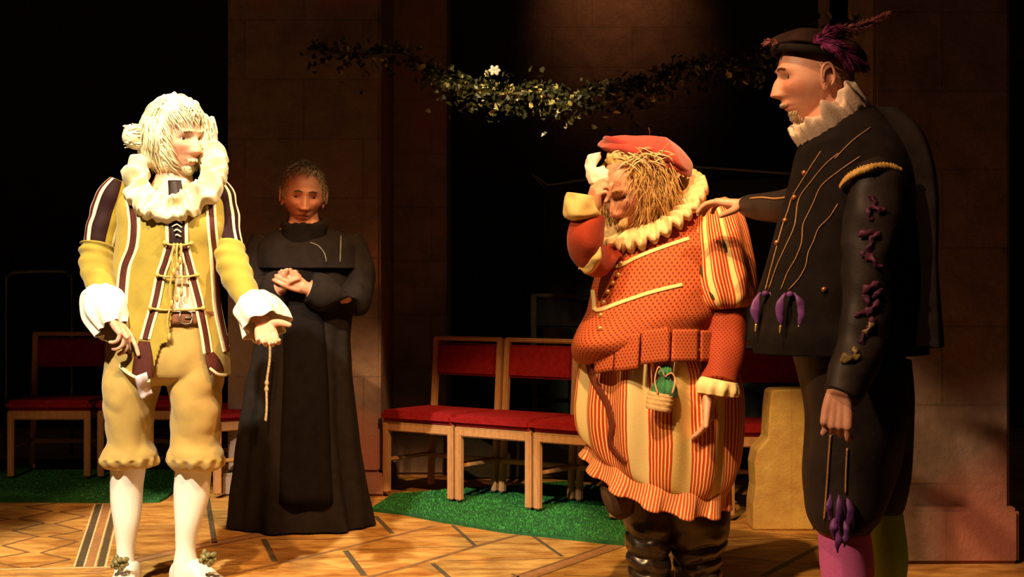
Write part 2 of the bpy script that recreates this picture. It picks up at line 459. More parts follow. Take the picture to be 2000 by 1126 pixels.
def head_mesh(Mh, o, nu=150, nv=130):
    m = M()
    for i in range(nv+1):
        ph = PI*i/nv; sp = math.sin(ph)
        for j in range(nu):
            t = 2*PI*j/nu; t = t-.32*math.sin(t)  # denser towards the face
            m.v.append(Mh@head_point(sp*math.sin(t), -sp*math.cos(t), math.cos(ph), o))
    for i in range(nv):
        for j in range(nu):
            k = (j+1) % nu; m.face((i*nu+j, i*nu+k, (i+1)*nu+k, (i+1)*nu+j))
    for sx in (-1, 1):     # ears: a rim, a bowl and a lobe
        c = V((sx*.078, .012, -.012)); pts = []
        for i in range(11):
            a = math.radians(-60+i*28); pts.append(Mh@(c+V((sx*(.006+.006*abs(math.sin(a*.5))), .017*math.cos(a)+.001, .029*math.sin(a)+.006))))
        sc = Mh.to_scale().x
        m.add(rounded(pts, [.0045*sc]*len(pts), n=8, sub=2))
        m.add(xf(ball((0, 0, 0), (.007, .015, .027), 12), Mh@Matrix.Translation(c-V((sx*.004, 0, 0)))))
        m.add(xf(ball((0, 0, 0), (.006, .009, .010), 10), Mh@Matrix.Translation(c+V((sx*.001, -.006, -.026)))))
    return m
def head_matrix(C, yaw, pitch=0, roll=0, s=1.1):
    return Matrix.Translation(C)@Matrix.Rotation(math.radians(yaw), 4, 'Z')@Matrix.Rotation(math.radians(pitch), 4, 'X')@Matrix.Rotation(math.radians(roll), 4, 'Y')@Matrix.Scale(s, 4)
def eyes(Mh, root, iris, body, gaze=(0, 0)):
    for sx in (-1, 1):
        m = M(); n = 20; c = V((sx*.031, -.0665, .0)); r = .0125
        for i in range(13):
            a = PI*i/12
            for j in range(n):
                t = 2*PI*j/n; m.v.append(Mh@(c+Matrix.Rotation(gaze[0], 3, 'Z')@V((r*math.sin(a)*math.cos(t), -r*math.cos(a), r*math.sin(a)*math.sin(t)))))
        for i in range(12):
            for j in range(n):
                k = (j+1) % n; m.face((i*n+j, i*n+k, (i+1)*n+k, (i+1)*n+j), mi=1 if i < 3 else 0)
        make('eye', m, [MAT['eye'], iris], root, parent=body)
def on_head(Mh, o, az, el, off):
    """az from the face towards the person's left(+x local), el up; degrees"""
    a, e = math.radians(az), math.radians(el)
    d = V((math.sin(a)*math.cos(e), -math.cos(a)*math.cos(e), math.sin(e)))
    p = head_point(d.x, d.y, d.z, o); q = p.normalized()
    return Mh@(p+V((q.x, q.y, q.z))*off), (Mh.to_3x3()@q).normalized()
def hair_shell(Mh, o, inside, off, nz=.006, fr=30, nu=96, nv=80):
    """a close volume of hair over the part of the scalp where inside(az,el) > 0 (value scales thickness)"""
    m = M(); keep = {}
    for i in range(nv+1):
        el = 90-180*i/nv
        for j in range(nu):
            az = -180+360*j/nu; w = inside(az, el); th = off*max(0, min(1, w))
            p, nr = on_head(Mh, o, az, el, 0)
            k = th+nz*noise.noise(V((p.x*fr*3, p.y*fr*3, p.z*fr)))*min(1, max(0, w)*2) if w > 0 else -.008
            m.v.append(p+nr*k); keep[(i, j)] = w > -.35
    for i in range(nv):
        for j in range(nu):
            k = (j+1) % nu
            if keep[(i, j)] and keep[(i+1, j)] and keep[(i, k)] and keep[(i+1, k)]:
                m.face((i*nu+j, i*nu+k, (i+1)*nu+k, (i+1)*nu+j))
    return m

# ------------------------------------------------------------ hands
def hand(W, f, n, thumb, curls, spread=.08, sc=1.0, thumb_dir=None, thumb_curl=20):
    """W wrist, f finger direction, n the way the palm faces, thumb=+1/-1 along f x n; curls: 4 x (a,b,c) degrees"""
    f = V(f).normalized(); n = V(n); n = (n-f*n.dot(f)).normalized(); s = f.cross(n).normalized(); m = M()
    W = V(W); lens = (.074, .082, .076, .060); rad = (.0092, .0095, .009, .008)
    for i in range(4):
        o = (1.5-i)*thumb  # index nearest the thumb
        kn = W+(f*(.088 if i < 3 else .080)+s*o*.0195+n*(-.002-abs(o)*.001))*sc
        m.add(rounded([W+s*o*.010*sc, W+(f*.045+s*o*.0165)*sc, kn], [.0155*sc, .0150*sc, .0118*sc], n=12))
        d = (f+s*o*spread).normalized(); pts = [kn]; p = kn
        ax = s
        for c, fr in zip(curls[i], (.44, .31, .25)):
            d = Matrix.Rotation(math.radians(-c), 3, ax)@d if (Matrix.Rotation(math.radians(-30), 3, ax)@f).dot(n) > 0 else Matrix.Rotation(math.radians(c), 3, ax)@d
            p = p+d*lens[i]*fr*sc; pts.append(p)
        r = rad[i]*sc; m.add(rounded(pts, [r*1.05, r, r*.93, r*.82], n=12))
    base = W+(f*.018+s*thumb*.020+n*.006)*sc
    td = V(thumb_dir).normalized() if thumb_dir is not None else (f*.62+s*thumb*.72+n*.35).normalized()
    p1 = base+td*.045*sc; d2 = (td*math.cos(math.radians(thumb_curl))+f*math.sin(math.radians(thumb_curl))).normalized()
    p2 = p1+d2*.034*sc; p3 = p2+(d2+f*.15).normalized()*.026*sc
    m.add(rounded([base, p1, p2, p3], [.0155*sc, .0125*sc, .0105*sc, .0088*sc], n=12))
    m.add(rounded([base, W+(f*.055+s*thumb*.02+n*.008)*sc], [.015*sc, .012*sc], n=12))
    return m
def body(root, m, mat, heads=(), voxel=.003, smooth=3):
    """one continuous skin from overlapping limbs, trunk, head and hands"""
    o = make('body', m, mat, root)
    q = o.modifiers.new('r', 'REMESH'); q.mode = 'VOXEL'; q.voxel_size = voxel; q.use_smooth_shade = True
    q = o.modifiers.new('s', 'SMOOTH'); q.factor = .5; q.iterations = smooth
    bpy.context.view_layer.update()
    me = bpy.data.meshes.new_from_object(o.evaluated_get(bpy.context.evaluated_depsgraph_get()))
    o.modifiers.clear(); old = o.data; o.data = me; bpy.data.meshes.remove(old)
    at = me.attributes.new('tint', 'FLOAT_COLOR', 'POINT'); off = root.location
    inv = [h.inverted() for h in heads]; vals = []
    for v in me.vertices:
        c = [1.0, 1.0, 1.0]
        w = v.co+off
        for hi in inv:
            p = hi@w
            if p.length < .16 and p.y < -.04:
                ax = abs(p.x)
                lip = g2(p.x, .024, p.z+.0735, .0085)**.7
                c[1] *= 1-.45*lip; c[2] *= 1-.45*lip; c[0] *= 1-.12*lip
                ck = g2(ax-.045, .025, p.z+.03, .025)*.22+g2(p.x, .016, p.z+.045, .014)*.25
                c[1] *= 1-ck; c[2] *= 1-ck
                ey = g2(ax-.031, .018, p.z, .009)*.35
                c = [k*(1-ey) for k in c]
        vals += c+[1.0]
    at.data.foreach_set('color', vals)
    for p in me.polygons: p.use_smooth = True
    return o
MAT = {}
MAT['eye'] = cloth('eye_white', (.75, .72, .68), .2, .02, 20, bump=0, spec=.6)
MAT['iris_dark'] = cloth('iris_dark', (.04, .025, .02), .15, .1, 50, bump=0, spec=.6)
MAT['skin_pale'] = skin_mat('skin_pale', (.66, .40, .27))
MAT['skin_ruddy'] = skin_mat('skin_ruddy', (.62, .33, .22))
MAT['chair_wood'] = wood('chair_wood', (.44, .21, .08), (.54, .28, .12))
MAT['seat_red'] = cloth('seat_red', (.27, .010, .012), .9, .2, 40, spec=.15)
MAT['metal_dull'] = cloth('metal_dull', (.30, .27, .25), .35, .1, 20, metal=.8, bump=.1)
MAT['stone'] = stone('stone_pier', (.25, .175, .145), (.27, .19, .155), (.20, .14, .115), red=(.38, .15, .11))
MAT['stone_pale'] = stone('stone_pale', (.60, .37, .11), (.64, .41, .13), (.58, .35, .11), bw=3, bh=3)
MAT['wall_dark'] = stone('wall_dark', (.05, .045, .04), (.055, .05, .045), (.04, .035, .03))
MAT['screen'] = cloth('screen_board', (.035, .045, .035), .7, .15, 8)
MAT['screen_edge'] = cloth('screen_edge', (.50, .42, .36), .5, .15, 30)

# ------------------------------------------------------------ floor, with its inlaid strips in the same mesh
def floor_mat():
    m, nt, b = newmat('floor_boards')
    tc = nt.nodes.new('ShaderNodeTexCoord')
    mp = nt.nodes.new('ShaderNodeMapping'); mp.inputs['Rotation'].default_value = (0, 0, math.radians(-38))
    nt.links.new(tc.outputs['Object'], mp.inputs[0])
    br = nt.nodes.new('ShaderNodeTexBrick'); br.inputs['Scale'].default_value = 1; br.inputs['Brick Width'].default_value = .52
    br.inputs['Row Height'].default_value = .26; br.inputs['Mortar Size'].default_value = .003; br.inputs['Mortar Smooth'].default_value = .6
    br.inputs['Color1'].default_value = (.56, .28, .07, 1); br.inputs['Color2'].default_value = (.72, .42, .12, 1); br.inputs['Mortar'].default_value = (.50, .25, .07, 1)
    nt.links.new(mp.outputs[0], br.inputs['Vector'])
    n = nt.nodes.new('ShaderNodeTexNoise'); n.inputs['Scale'].default_value = 5; n.inputs['Detail'].default_value = 8; n.inputs['Roughness'].default_value = .65
    mp2 = nt.nodes.new('ShaderNodeMapping'); mp2.inputs['Scale'].default_value = (1, 2.4, 1)
    nt.links.new(tc.outputs['Object'], mp2.inputs[0]); nt.links.new(mp2.outputs[0], n.inputs['Vector'])
    r = nt.nodes.new('ShaderNodeValToRGB'); r.color_ramp.elements[0].position = .36; r.color_ramp.elements[0].color = (.50, .36, .26, 1)
    r.color_ramp.elements[1].position = .6; r.color_ramp.elements[1].color = (1, 1, 1, 1)
    nt.links.new(n.outputs[0], r.inputs[0])
    mx = nt.nodes.new('ShaderNodeMix'); mx.data_type = 'RGBA'; mx.blend_type = 'MULTIPLY'; mx.inputs[0].default_value = 1
    nt.links.new(br.outputs[0], mx.inputs[6]); nt.links.new(r.outputs[0], mx.inputs[7]); nt.links.new(mx.outputs[2], b.inputs['Base Color'])
    b.inputs['Roughness'].default_value = .62; b.inputs['Specular IOR Level'].default_value = .25
    add_bump(nt, b, n.outputs[0], .25, .004)
    return m
fl = M()
x0, x1, y0, y1 = -6, 6, -1.5, 11.0
for q in ((x0, y0), (x1, y0), (x1, y1), (x0, y1)): fl.v.append(V((q[0], q[1], 0)))
fl.face((0, 1, 2, 3))
for q in ((x0, y0), (x1, y0), (x1, y1), (x0, y1)): fl.v.append(V((q[0], q[1], -.1)))
fl.face((7, 6, 5, 4)); fl.face((0, 4, 5, 1)); fl.face((1, 5, 6, 2)); fl.face((2, 6, 7, 3)); fl.face((3, 7, 4, 0))
def gstrip(pts, wpx, mi, z=.0008):
    """strip inlaid in the floor through traced points, width wpx measured near its middle"""
    g = [G(p[0], p[1]) for p in pts]
    w = wpx*g[len(g)//2].y/F/2
    for i in range(len(g)-1):
        d = (g[i+1]-g[i]).normalized(); s = V((-d.y, d.x, 0))*w; k = len(fl.v)
        for q in (g[i]-s, g[i+1]-s, g[i+1]+s, g[i]+s): fl.v.append(V((q.x, q.y, z)))
        fl.face((k, k+1, k+2, k+3), mi=mi)
DK, BR, MD, CR = 1, 2, 3, 4
gstrip([(180, 1116), (262, 1095), (375, 1069), (500, 1045), (610, 1027)], 25, MD)
gstrip([(262, 1091), (375, 1065), (500, 1041), (605, 1025)], 5, BR, .0012)
gstrip([(262, 1099), (375, 1073), (500, 1049), (615, 1029)], 5, BR, .0012)
gstrip([(430, 1126), (600, 1087), (850, 1026)], 11, BR)
gstrip([(700, 1132), (800, 1105), (930, 1066), (1028, 1040)], 12, BR)
gstrip([(980, 1140), (1100, 1100), (1250, 1047)], 26, MD)
gstrip([(960, 1140), (1080, 1100), (1230, 1048)], 6, BR, .0012)
gstrip([(1010, 1140), (1120, 1101), (1250, 1055)], 6, BR, .0012)
for a, b, w in (((845, 1100), (880, 1130), 11), ((675, 1075), (712, 1124), 13), ((515, 1052), (537, 1096), 12), ((404, 965), (419, 1060), 11),
                ((733, 1007), (766, 1041), 10), ((884, 1025), (928, 1065), 8), ((1038, 1044), (1098, 1086), 8), ((1490, 1124), (1600, 1066), 13), ((1040, 1140), (1000, 1120), 6)):
    gstrip([a, b], w, DK)
for pl, w in (([(525, 1053), (640, 1052), (750, 1046)], 5), ([(670, 1073), (760, 1071), (875, 1067), (925, 1067)], 5),
              ([(855, 1095), (980, 1093), (1100, 1089)], 5), ([(430, 1104), (480, 1100), (530, 1101)], 4), ([(1410, 1085), (1500, 1094), (1600, 1103)], 5),
              ([(1100, 1122), (1200, 1126), (1240, 1128)], 5), ([(440, 1020), (500, 1032), (560, 1035)], 5), ([(1330, 1060), (1500, 1052), (1600, 1050)], 5),
              ([(1480, 1038), (1600, 1052)], 5)):
    gstrip(pl, w, BR)
# the three-striped border and the lozenge field on the left
gstrip([(194, 984), (155, 1106)], 15, DK); gstrip([(210, 984), (174, 1106)], 17, MD); gstrip([(226, 984), (196, 1106)], 13, DK)
for a, b in (((185, 984), (145, 1106)), ((201, 984), (164, 1106)), ((219, 984), (185, 1106)), ((235, 984), (206, 1106))): gstrip([a, b], 3.5, CR, .0012)
gstrip([(-20, 1112), (80, 1110), (215, 1107)], 9, CR, .0012)
gstrip([(-20, 1122), (80, 1121), (215, 1119)], 16, MD)
for pl in ([(60, 1108), (137, 1092), (80, 1079), (152, 1057), (95, 1047), (160, 1036), (106, 1022), (166, 1008), (117, 999), (172, 989)],
           [(38, 1108), (0, 1099), (-25, 1093)], [(-25, 1092), (56, 1078), (5, 1065), (75, 1047), (25, 1036), (86, 1021), (37, 1012), (102, 998), (50, 989), (110, 982)],
           [(-20, 1008), (20, 1013), (-10, 1018)]):
    gstrip(pl, 6, BR, .0014)
make('floor', fl, [floor_mat(), cloth('inlay_dark', (.11, .08, .045), .7, .2, 30), cloth('inlay_brown', (.24, .12, .05), .7, .2, 30),
                   cloth('inlay_rust', (.42, .20, .08), .7, .2, 30), cloth('inlay_cream', (.78, .60, .32), .7, .1, 30)], smooth=False)['kind'] = 'structure'
# walls
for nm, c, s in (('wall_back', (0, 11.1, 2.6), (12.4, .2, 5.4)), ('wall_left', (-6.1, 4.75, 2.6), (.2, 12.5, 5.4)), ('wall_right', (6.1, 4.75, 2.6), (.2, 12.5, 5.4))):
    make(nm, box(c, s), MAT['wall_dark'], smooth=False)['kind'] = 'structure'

# ------------------------------------------------------------ stone piers
def pier(name_label, parts, loc):
    t = thing('stone_pillar', loc, name_label, 'pillar')
    for nm, c, s in parts: make(nm, box(c, s, bev=.015), MAT['stone'], t, smooth=False)
    return t
pier('broad brown stone pillar rising behind the black-robed person', [
    ('shaft', (-1.085, 7.85, 2.72), (.80, .86, 5.2)), ('side_shaft', (-.70, 8.55, 2.6), (.64, .62, 5.2)),
    ('plinth', (-1.085, 7.84, .06), (.86, .92, .12))], V((-1.085, 7.85, 0)))
pier('tall stone pillar at the right edge, partly lit behind the person in black doublet', [
    ('shaft', (1.70, 6.02, 2.75), (.54, .80, 5.1)), ('side_shaft', (1.58, 6.35, 2.6), (.30, .62, 5.2)),
    ('plinth', (1.69, 6.0, .11), (.60, .86, .22))], V((1.70, 6.02, 0)))
# low stepped stone block with a worn outline
sb = M(); d0 = 6.36; prof = [(1470, 1035), (1471, 985), (1476, 950), (1474, 905), (1479, 880), (1490, 868), (1500, 856), (1503, 800), (1507, 766), (1513, 761), (1545, 760), (1588, 759), (1590, 1035)]
fr_ = [P(a, b, d0) for a, b in prof]; n_ = len(fr_)
fr_ = [V((p.x, d0, max(0, p.z))) for p in fr_]; bk = [V((p.x+.0, d0+.19, p.z)) for p in fr_]
sb.v = fr_+bk; sb.face(tuple(range(n_))); sb.face(tuple(range(2*n_-1, n_-1, -1)))
for i in range(n_):
    k = (i+1) % n_; sb.face((i, i+n_, k+n_, k))
o = make('stone_block', sb, MAT['stone_pale'], smooth=False, org=V((1.25, 6.45, 0)), mods=[('BEVEL', dict(width=.012, segments=3))])
tag(o, 'pale yellow worn stone block standing on the floor between the red-hatted and black-hatted persons', 'stone block')

# ------------------------------------------------------------ grass mats
def mat_mesh(poly, h=.012, res=.03):
    m = M(); b = bmesh.new(); vs = [b.verts.new((p.x, p.y, 0)) for p in poly]; b.faces.new(vs)
    bmesh.ops.triangulate(b, faces=b.faces[:])
    r = bmesh.ops.extrude_face_region(b, geom=b.faces[:])
    for v in r['geom']:
        if isinstance(v, bmesh.types.BMVert): v.co.z = h
    b.verts.ensure_lookup_table()
    for v in b.verts: m.v.append(v.co.copy())
    for f in b.faces: m.face([v.index for v in f.verts])
    b.free(); return m
def inside(p, poly):
    c = False; n = len(poly)
    for i in range(n):
        a, b = poly[i], poly[(i+1) % n]
        if (a.y > p[1]) != (b.y > p[1]) and p[0] < (b.x-a.x)*(p[1]-a.y)/(b.y-a.y)+a.x: c = not c
    return c
def tufts(m, poly, n, h=.012):
    xs = [p.x for p in poly]; ys = [p.y for p in poly]; done = 0; rnd = random.Random(3)
    while done < n:
        q = (rnd.uniform(min(xs), max(xs)), rnd.uniform(min(ys), max(ys)))
        if not inside(q, poly): continue
        done += 1; a = rnd.uniform(0, 6.28); w = .0035; l = rnd.uniform(.004, .010); k = len(m.v)
        dx, dy = math.cos(a), math.sin(a); e = rnd.uniform(-.008, .008), rnd.uniform(-.008, .008)
        m.v += [V((q[0]-dx*w, q[1]-dy*w, h-.002)), V((q[0]+dx*w, q[1]+dy*w, h-.002)), V((q[0]+e[0], q[1]+e[1], h+l))]
        m.face((k, k+1, k+2), mi=1)
gb = cloth('grass_base', (.015, .10, .03), .9, .3, 50); gt = cloth('grass_blade', (.030, .25, .040), .8, .4, 12)
front = [G(722, 998), G(790, 1006), G(850, 1018), G(980, 1040), G(1100, 1053), G(1190, 1063), G(1238, 1067)]
back = [front[-1]+V((.55, .95, 0)), V((.30, 7.9, 0)), V((-.62, 7.42, 0))]
pl = front+back; m = mat_mesh(pl); tufts(m, pl, 14000)
tag(make('grass_mat', m, [gb, gt], smooth=False, org=V((0, 6.9, 0))), 'bright green artificial grass mat under the red chairs in the middle', 'mat')
pl = [G(-60, 981), G(80, 981), G(200, 982), G(312, 981), G(325, 974), G(345, 955), V((-1.75, 8.9, 0)), V((-3.6, 8.9, 0))]
m = mat_mesh(pl); tufts(m, pl, 7000)
tag(make('grass_mat', m, [gb, gt], smooth=False, org=V((-2.4, 7.8, 0))), 'dark green artificial grass mat under the left-hand chairs', 'mat')

# ------------------------------------------------------------ chairs (legs as posts, red pads)
def make_chair(label, group, loc, rz):
    t = thing('stacking_chair', loc, label, 'chair', group, 0)
    w = .43
    def pt(nm, c, s, mt, r=(0, 0, 0), bev=.006, parent=None):
        m = box((0, 0, 0), s, bev=bev); xf(m, Matrix.Translation(V(c))@Matrix.Rotation(r[0], 4, 'X')); m.v = [v+t.location for v in m.v]
        return make(nm, m, MAT[mt], t, smooth=False)
    zb = .0225
    for x in (0, w):
        pt('leg', (x, 0, .185+zb), (.036, .036, .37), 'chair_wood')
        pt('rear_post', (x, .385, .40+zb), (.032, .034, .80), 'chair_wood', r=(-.07, 0, 0))
        pt('side_rail', (x, .185, .345+zb), (.022, .35, .05), 'chair_wood')
        pt('side_stretcher', (x, .185, .17+zb), (.016, .35, .022), 'chair_wood')
    pt('front_rail', (w/2, 0, .348+zb), (w+.03, .026, .056), 'chair_wood')
    pt('rear_rail', (w/2, .37, .345+zb), (w-.02, .022, .05), 'chair_wood')
    pt('stretcher', (w/2, .34, .165+zb), (w-.02, .018, .026), 'chair_wood')
    pt('top_rail', (w/2, .411, .79+zb), (w+.03, .026, .024), 'chair_wood', r=(-.07, 0, 0))
    pt('seat_cushion', (w/2, .165, .402+zb), (w+.05, .40, .056), 'seat_red', bev=.018)
    pt('back_cushion', (w/2, .402, .68+zb), (w-.03, .032, .17), 'seat_red', r=(-.07, 0, 0), bev=.012)
    t.rotation_euler = (0, 0, rz)
    return t
def copy_tree(o, loc, rz, label):
    r = o.copy(); COL.objects.link(r); r.location = loc; r.rotation_euler = (0, 0, rz); r['label'] = label
    for ch in o.children:
        c = ch.copy(); COL.objects.link(c); c.parent = r
    return r
gx, gy = V((.806, -.592, 0)), V((.592, .806, 0)); A0 = V((-.263, 7.105, 0)); R1 = math.atan2(-.592, .806)
c0 = make_chair('red chair', 'chairs in the middle', A0, R1)
c0['label'] = 'middle chair of the three-chair row on the bright green mat'
copy_tree(c0, A0-gx*.48, R1, 'leftmost chair of the middle row, in shadow beside the stone pillar')
copy_tree(c0, A0+gx*.48, R1, 'rightmost chair of the middle row, partly behind the striped breeches, its front rail brightly lit')
copy_tree(c0, V((1.015, 6.61, 0)), math.radians(-3), 'chair beside the pale stone block, with only its left leg and rail showing')
L0 = P(22, 940, 8.0); L0.z = 0
copy_tree(c0, L0, 0, 'leftmost wooden chair with dark red seat on the dark green mat')
copy_tree(c0, L0+V((.505, 0, 0)), 0, 'wooden chair behind the white-haired person, its left leg showing beside his knee')
copy_tree(c0, G(354, 955), math.radians(-52), 'chair turned sideways behind the white-stockinged left leg, near the pillar')
for o in list(COL.objects):
    if o.get('category') == 'chair': o['group'] = 'wooden chairs with red cushions'

# ------------------------------------------------------------ dim things farther back
t = thing('display_screen', P(1300, 560, 8.9)*1.0, 'large dark upright board with a thin pale edge behind the red hat', 'screen')
t.location.z = 0
a = P(1065, 362, 9.4); b2 = P(1600, 343, 8.6); w = (b2-a); w.z = 0; L_ = w.length; ang = math.atan2(w.y, w.x); c = (a+b2)/2; hz = (a.z+b2.z)/2
make('board', box((c.x, c.y, hz/2+.1), (L_, .03, hz-.22), ang), MAT['screen'], t, smooth=False)
make('edge_trim', tube([V((a.x, a.y, .25)), V((a.x, a.y, a.z-.02)), a+V((.02, -.006, 0)), b2, V((b2.x, b2.y, .25))], .008, n=8, sub=2), MAT['screen_edge'], t)
for k in (.15, .85):
    q = a.lerp(b2, k); make('foot', box((q.x, q.y, .105), (.05, .4, .21), ang, bev=.01), MAT['screen_edge'], t, smooth=False)
# a plain raised step and a chair back in the dark behind the middle row
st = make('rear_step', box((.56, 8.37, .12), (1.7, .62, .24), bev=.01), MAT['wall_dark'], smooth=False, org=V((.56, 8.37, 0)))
tag(st, 'dark low step at the back behind the middle row of chairs', 'step')
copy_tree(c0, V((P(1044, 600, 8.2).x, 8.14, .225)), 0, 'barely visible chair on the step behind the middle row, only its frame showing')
dkc = cloth('pad_dimmed', (.008, .007, .007), .9, .2, 40, spec=.05); dkw = cloth('chair_wood_dimmed', (.045, .028, .02), .7, .2, 30, spec=.1)  # near-black copies of the chair materials; the dimness is put into the colour
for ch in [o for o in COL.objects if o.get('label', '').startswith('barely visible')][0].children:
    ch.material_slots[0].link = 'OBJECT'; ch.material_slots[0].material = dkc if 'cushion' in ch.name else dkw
o = tube([P(12, 800, 9.2)*1.0, P(12, 560, 9.2), P(16, 541, 9.2), P(30, 532, 9.2), P(120, 530, 9.25), P(135, 540, 9.25), P(140, 560, 9.25), P(140, 800, 9.25)], .012, n=8)
for v in o.v:
    if v.z < .3: v.z = max(0, v.z-.35)
tag(make('hand_rail', o, MAT['metal_dull'], org=V((-3.2, 9.2, 0))), 'thin bent metal rail in the dark at the far left', 'rail')

# ------------------------------------------------------------ garland
path = [(600, 96, 7.30), (700, 108, 7.28), (767, 104, 7.22), (800, 112, 7.2), (838, 141, 7.2), (892, 166, 7.1), (929, 174, 7.05), (970, 182, 7.0), (1002, 184, 6.95), (1052, 180, 6.9), (1085, 192, 6.85),
        (1111, 205, 6.8), (1142, 186, 6.75), (1203, 176, 6.65), (1273, 168, 6.5), (1326, 140, 6.4), (1396, 132, 6.25), (1457, 134, 6.1), (1505, 108, 5.90), (1600, 78, 5.6), (1680, 55, 5.46)]
pp = [P(*q) for q in path]
ga = thing('leaf_garland', pp[10].copy(), 'drooping garland of small gold-lit ivy leaves strung above the stage', 'garland')
make('vine_stem', tube(pp, .010, n=6, sub=4, taper=[1]*len(pp)), cloth('vine', (.10, .08, .03), .8, .2, 40), ga)
rnd = random.Random(11); lm = M(); cur = interp([tuple([p]) for p in pp], 12)
dens = {}
for i in range(len(cur)-1):
    c = cur[i][0]; cn = cur[i+1][0]; pxx = CX+c.x/c.y*F
    nl = int((cn-c).length*(1000 if 830 < pxx < 1330 else 520)); clump = .5+.7*abs(noise.noise(V((pxx*.021, 3, 0))))*2
    for _ in range(max(3, nl)):
        q = c.lerp(cn, rnd.random()); a = rnd.uniform(0, 6.28); rr = rnd.uniform(.0, .075)*clump
        q = q+V((rr*math.cos(a), rr*math.sin(a)*.9, rr*math.sin(a+1.1)+(-.075*rnd.random()**1.8*1.3 if rnd.random() < .45 else .02)))
        if rnd.random() < .04: q.z += rnd.uniform(.03, .07)
        if rnd.random() < .05: q.z -= rnd.uniform(.05, .12)
        s_ = rnd.uniform(.009, .022); n_ = V((rnd.uniform(-1, 1), rnd.uniform(-1, .3), rnd.uniform(-.2, 1))).normalized()
        u = n_.orthogonal().normalized(); u = Matrix.Rotation(rnd.uniform(0, 6.28), 3, n_)@u; w = n_.cross(u); k = len(lm.v)
        shape = [(-.9, 0), (-.35, .75), (0, .45), (.25, .8), (1.15, 0), (.25, -.8), (0, -.45), (-.35, -.75)]
        for (e, f_) in shape: lm.v.append(q+u*e*s_+w*f_*s_+n_*(abs(f_)*s_*.35))
        lm.v.append(q-n_*s_*.1)
        mi = 1 if rnd.random() < .17 else 0  # random pale leaves: gold highlights put into the leaf colour
        for j in range(8): lm.face((k+j, k+(j+1) % 8, k+8), mi=mi)
make('leaves', lm, [cloth('ivy_leaf', (.050, .048, .014), .35, .6, 25, spec=.5), cloth('ivy_leaf_highlight', (.55, .46, .17), .4, .3, 25, spec=.5)], ga, smooth=False)['kind'] = 'stuff'
fw = M(); fc = P(966, 138, 6.9)
for j in range(6):
    a = j*PI/3; d = V((math.cos(a), -.5, math.sin(a)*.7)).normalized(); fw.add(xf(ball((0, 0, 0), (.016, .004, .010), 8), Matrix.Translation(fc+d*.017)@Matrix.Rotation(-a, 4, 'Y')))
make('white_flower', fw, cloth('petal', (.75, .70, .62), .7, .05, 20), ga, label='small white flower')
# ============================================================ PERSON 1: white hair, mustard doublet
CREAM = (.80, .70, .46); BROWN = (.075, .013, .008); MAROON = (.020, .005, .006); MUST = (.35, .26, .035)
M_MUST = cloth('mustard_wool', MUST, .8, .14, 14, sheen=.2)
M_TAN = cloth('tan_breeches', (.44, .30, .085), .8, .14, 10, sheen=.2)
M_BRN = cloth('brown_braid', BROWN, .75, .2, 60); M_CRM = cloth('cream_braid', CREAM, .8, .08, 60)
M_WHT = cloth('white_cotton', (.82, .78, .70), .85, .04, 30, sheen=.2); M_LACE = cloth('cream_muslin', (.80, .70, .46), .85, .10, 30, sheen=.1)
M_STK = cloth('white_stocking', (.84, .80, .74), .7, .03, 200)
M_SHIRT = cloth('pale_shirt', (.72, .60, .50), .8, .06, 30)
M_LEATH = cloth('brown_leather', (.16, .055, .02), .45, .3, 40, spec=.5)
M_GOLDC = cloth('gold_cord', (.50, .33, .09), .5, .25, 120, spec=.5)
M_WIG = cloth('cream_wig_hair', (.84, .75, .52), .8, .05, 90, spec=.15, bump=.1)

def wrinkle(a, sx, sy, sz, seed=0.0, ridge=False):
    def f(u, v, p):
        n = noise.noise(V((p.x*sx+seed, p.y*sy, p.z*sz)))
        return a*(1-2*abs(n)*1.6 if ridge else n)
    return f
def poly_in(px, py, poly):
    c = False; n = len(poly)
    for i in range(n):
        a, b = poly[i], poly[(i+1) % n]
        if (a[1] > py) != (b[1] > py) and px < (b[0]-a[0])*(py-a[1])/(b[1]-a[1])+a[0]: c = not c
    return c
def topx(p): return CX+p.x/p.y*F, CY-(p.z-HC)/p.y*F

D = 5.1
r1 = thing('person', V((P(325, 600, D).x, D, 0)), 'person with bushy cream-white hair, huge ruff, mustard doublet and white stockings, hands held out', 'person')
Mh1 = head_matrix(P(343, 272, D-.0), 54, 2, -3, 1.10); o1 = dict(nose=1.1)
# --- garments
jk = [K(D, 306, 378, 362, .04, .05), K(D, 266, 410, 368, .03, .075), K(D, 234, 440, 384, .02, .105), K(D, 227, 445, 412, .01, .13), K(D, 229, 442, 450, 0, .15), K(D, 224, 430, 490, 0, .15),
      K(D, 219, 424, 530, 0, .15), K(D, 222, 427, 575, 0, .15), K(D, 228, 434, 615, 0, .155), K(D, 228, 441, 660, 0, .165), K(D, 222, 447, 700, 0, .175), K(D, 216, 450, 750, 0, .18)]
OPEN = [(349, 480), (344, 520), (341, 560), (332, 640), (327, 668), (314, 672), (292, 744), (262, 735), (236, 715), (216, 676), (120, 672), (120, 900), (560, 900), (560, 735), (436, 733), (408, 716), (398, 640), (376, 560), (353, 482)]
def jskip(u, v, c):
    if c.y > D+.03:
        return c.z < P(0, 690, D).z
    x, y = topx(c); return poly_in(x, y, OPEN)
jm = loft(jk, n=280, sub=22, cap=(False, False), skip=jskip, disp=wrinkle(.010, 9, 9, 5, 3))
make('doublet', jm, M_MUST, r1, mods=[('SOLIDIFY', dict(thickness=.004, offset=-1))])
jb = loft(jk, n=120, sub=12, cap=(True, False), disp=wrinkle(.010, 9, 9, 5, 3)).bvh()
br_ = M(); cr_ = M()
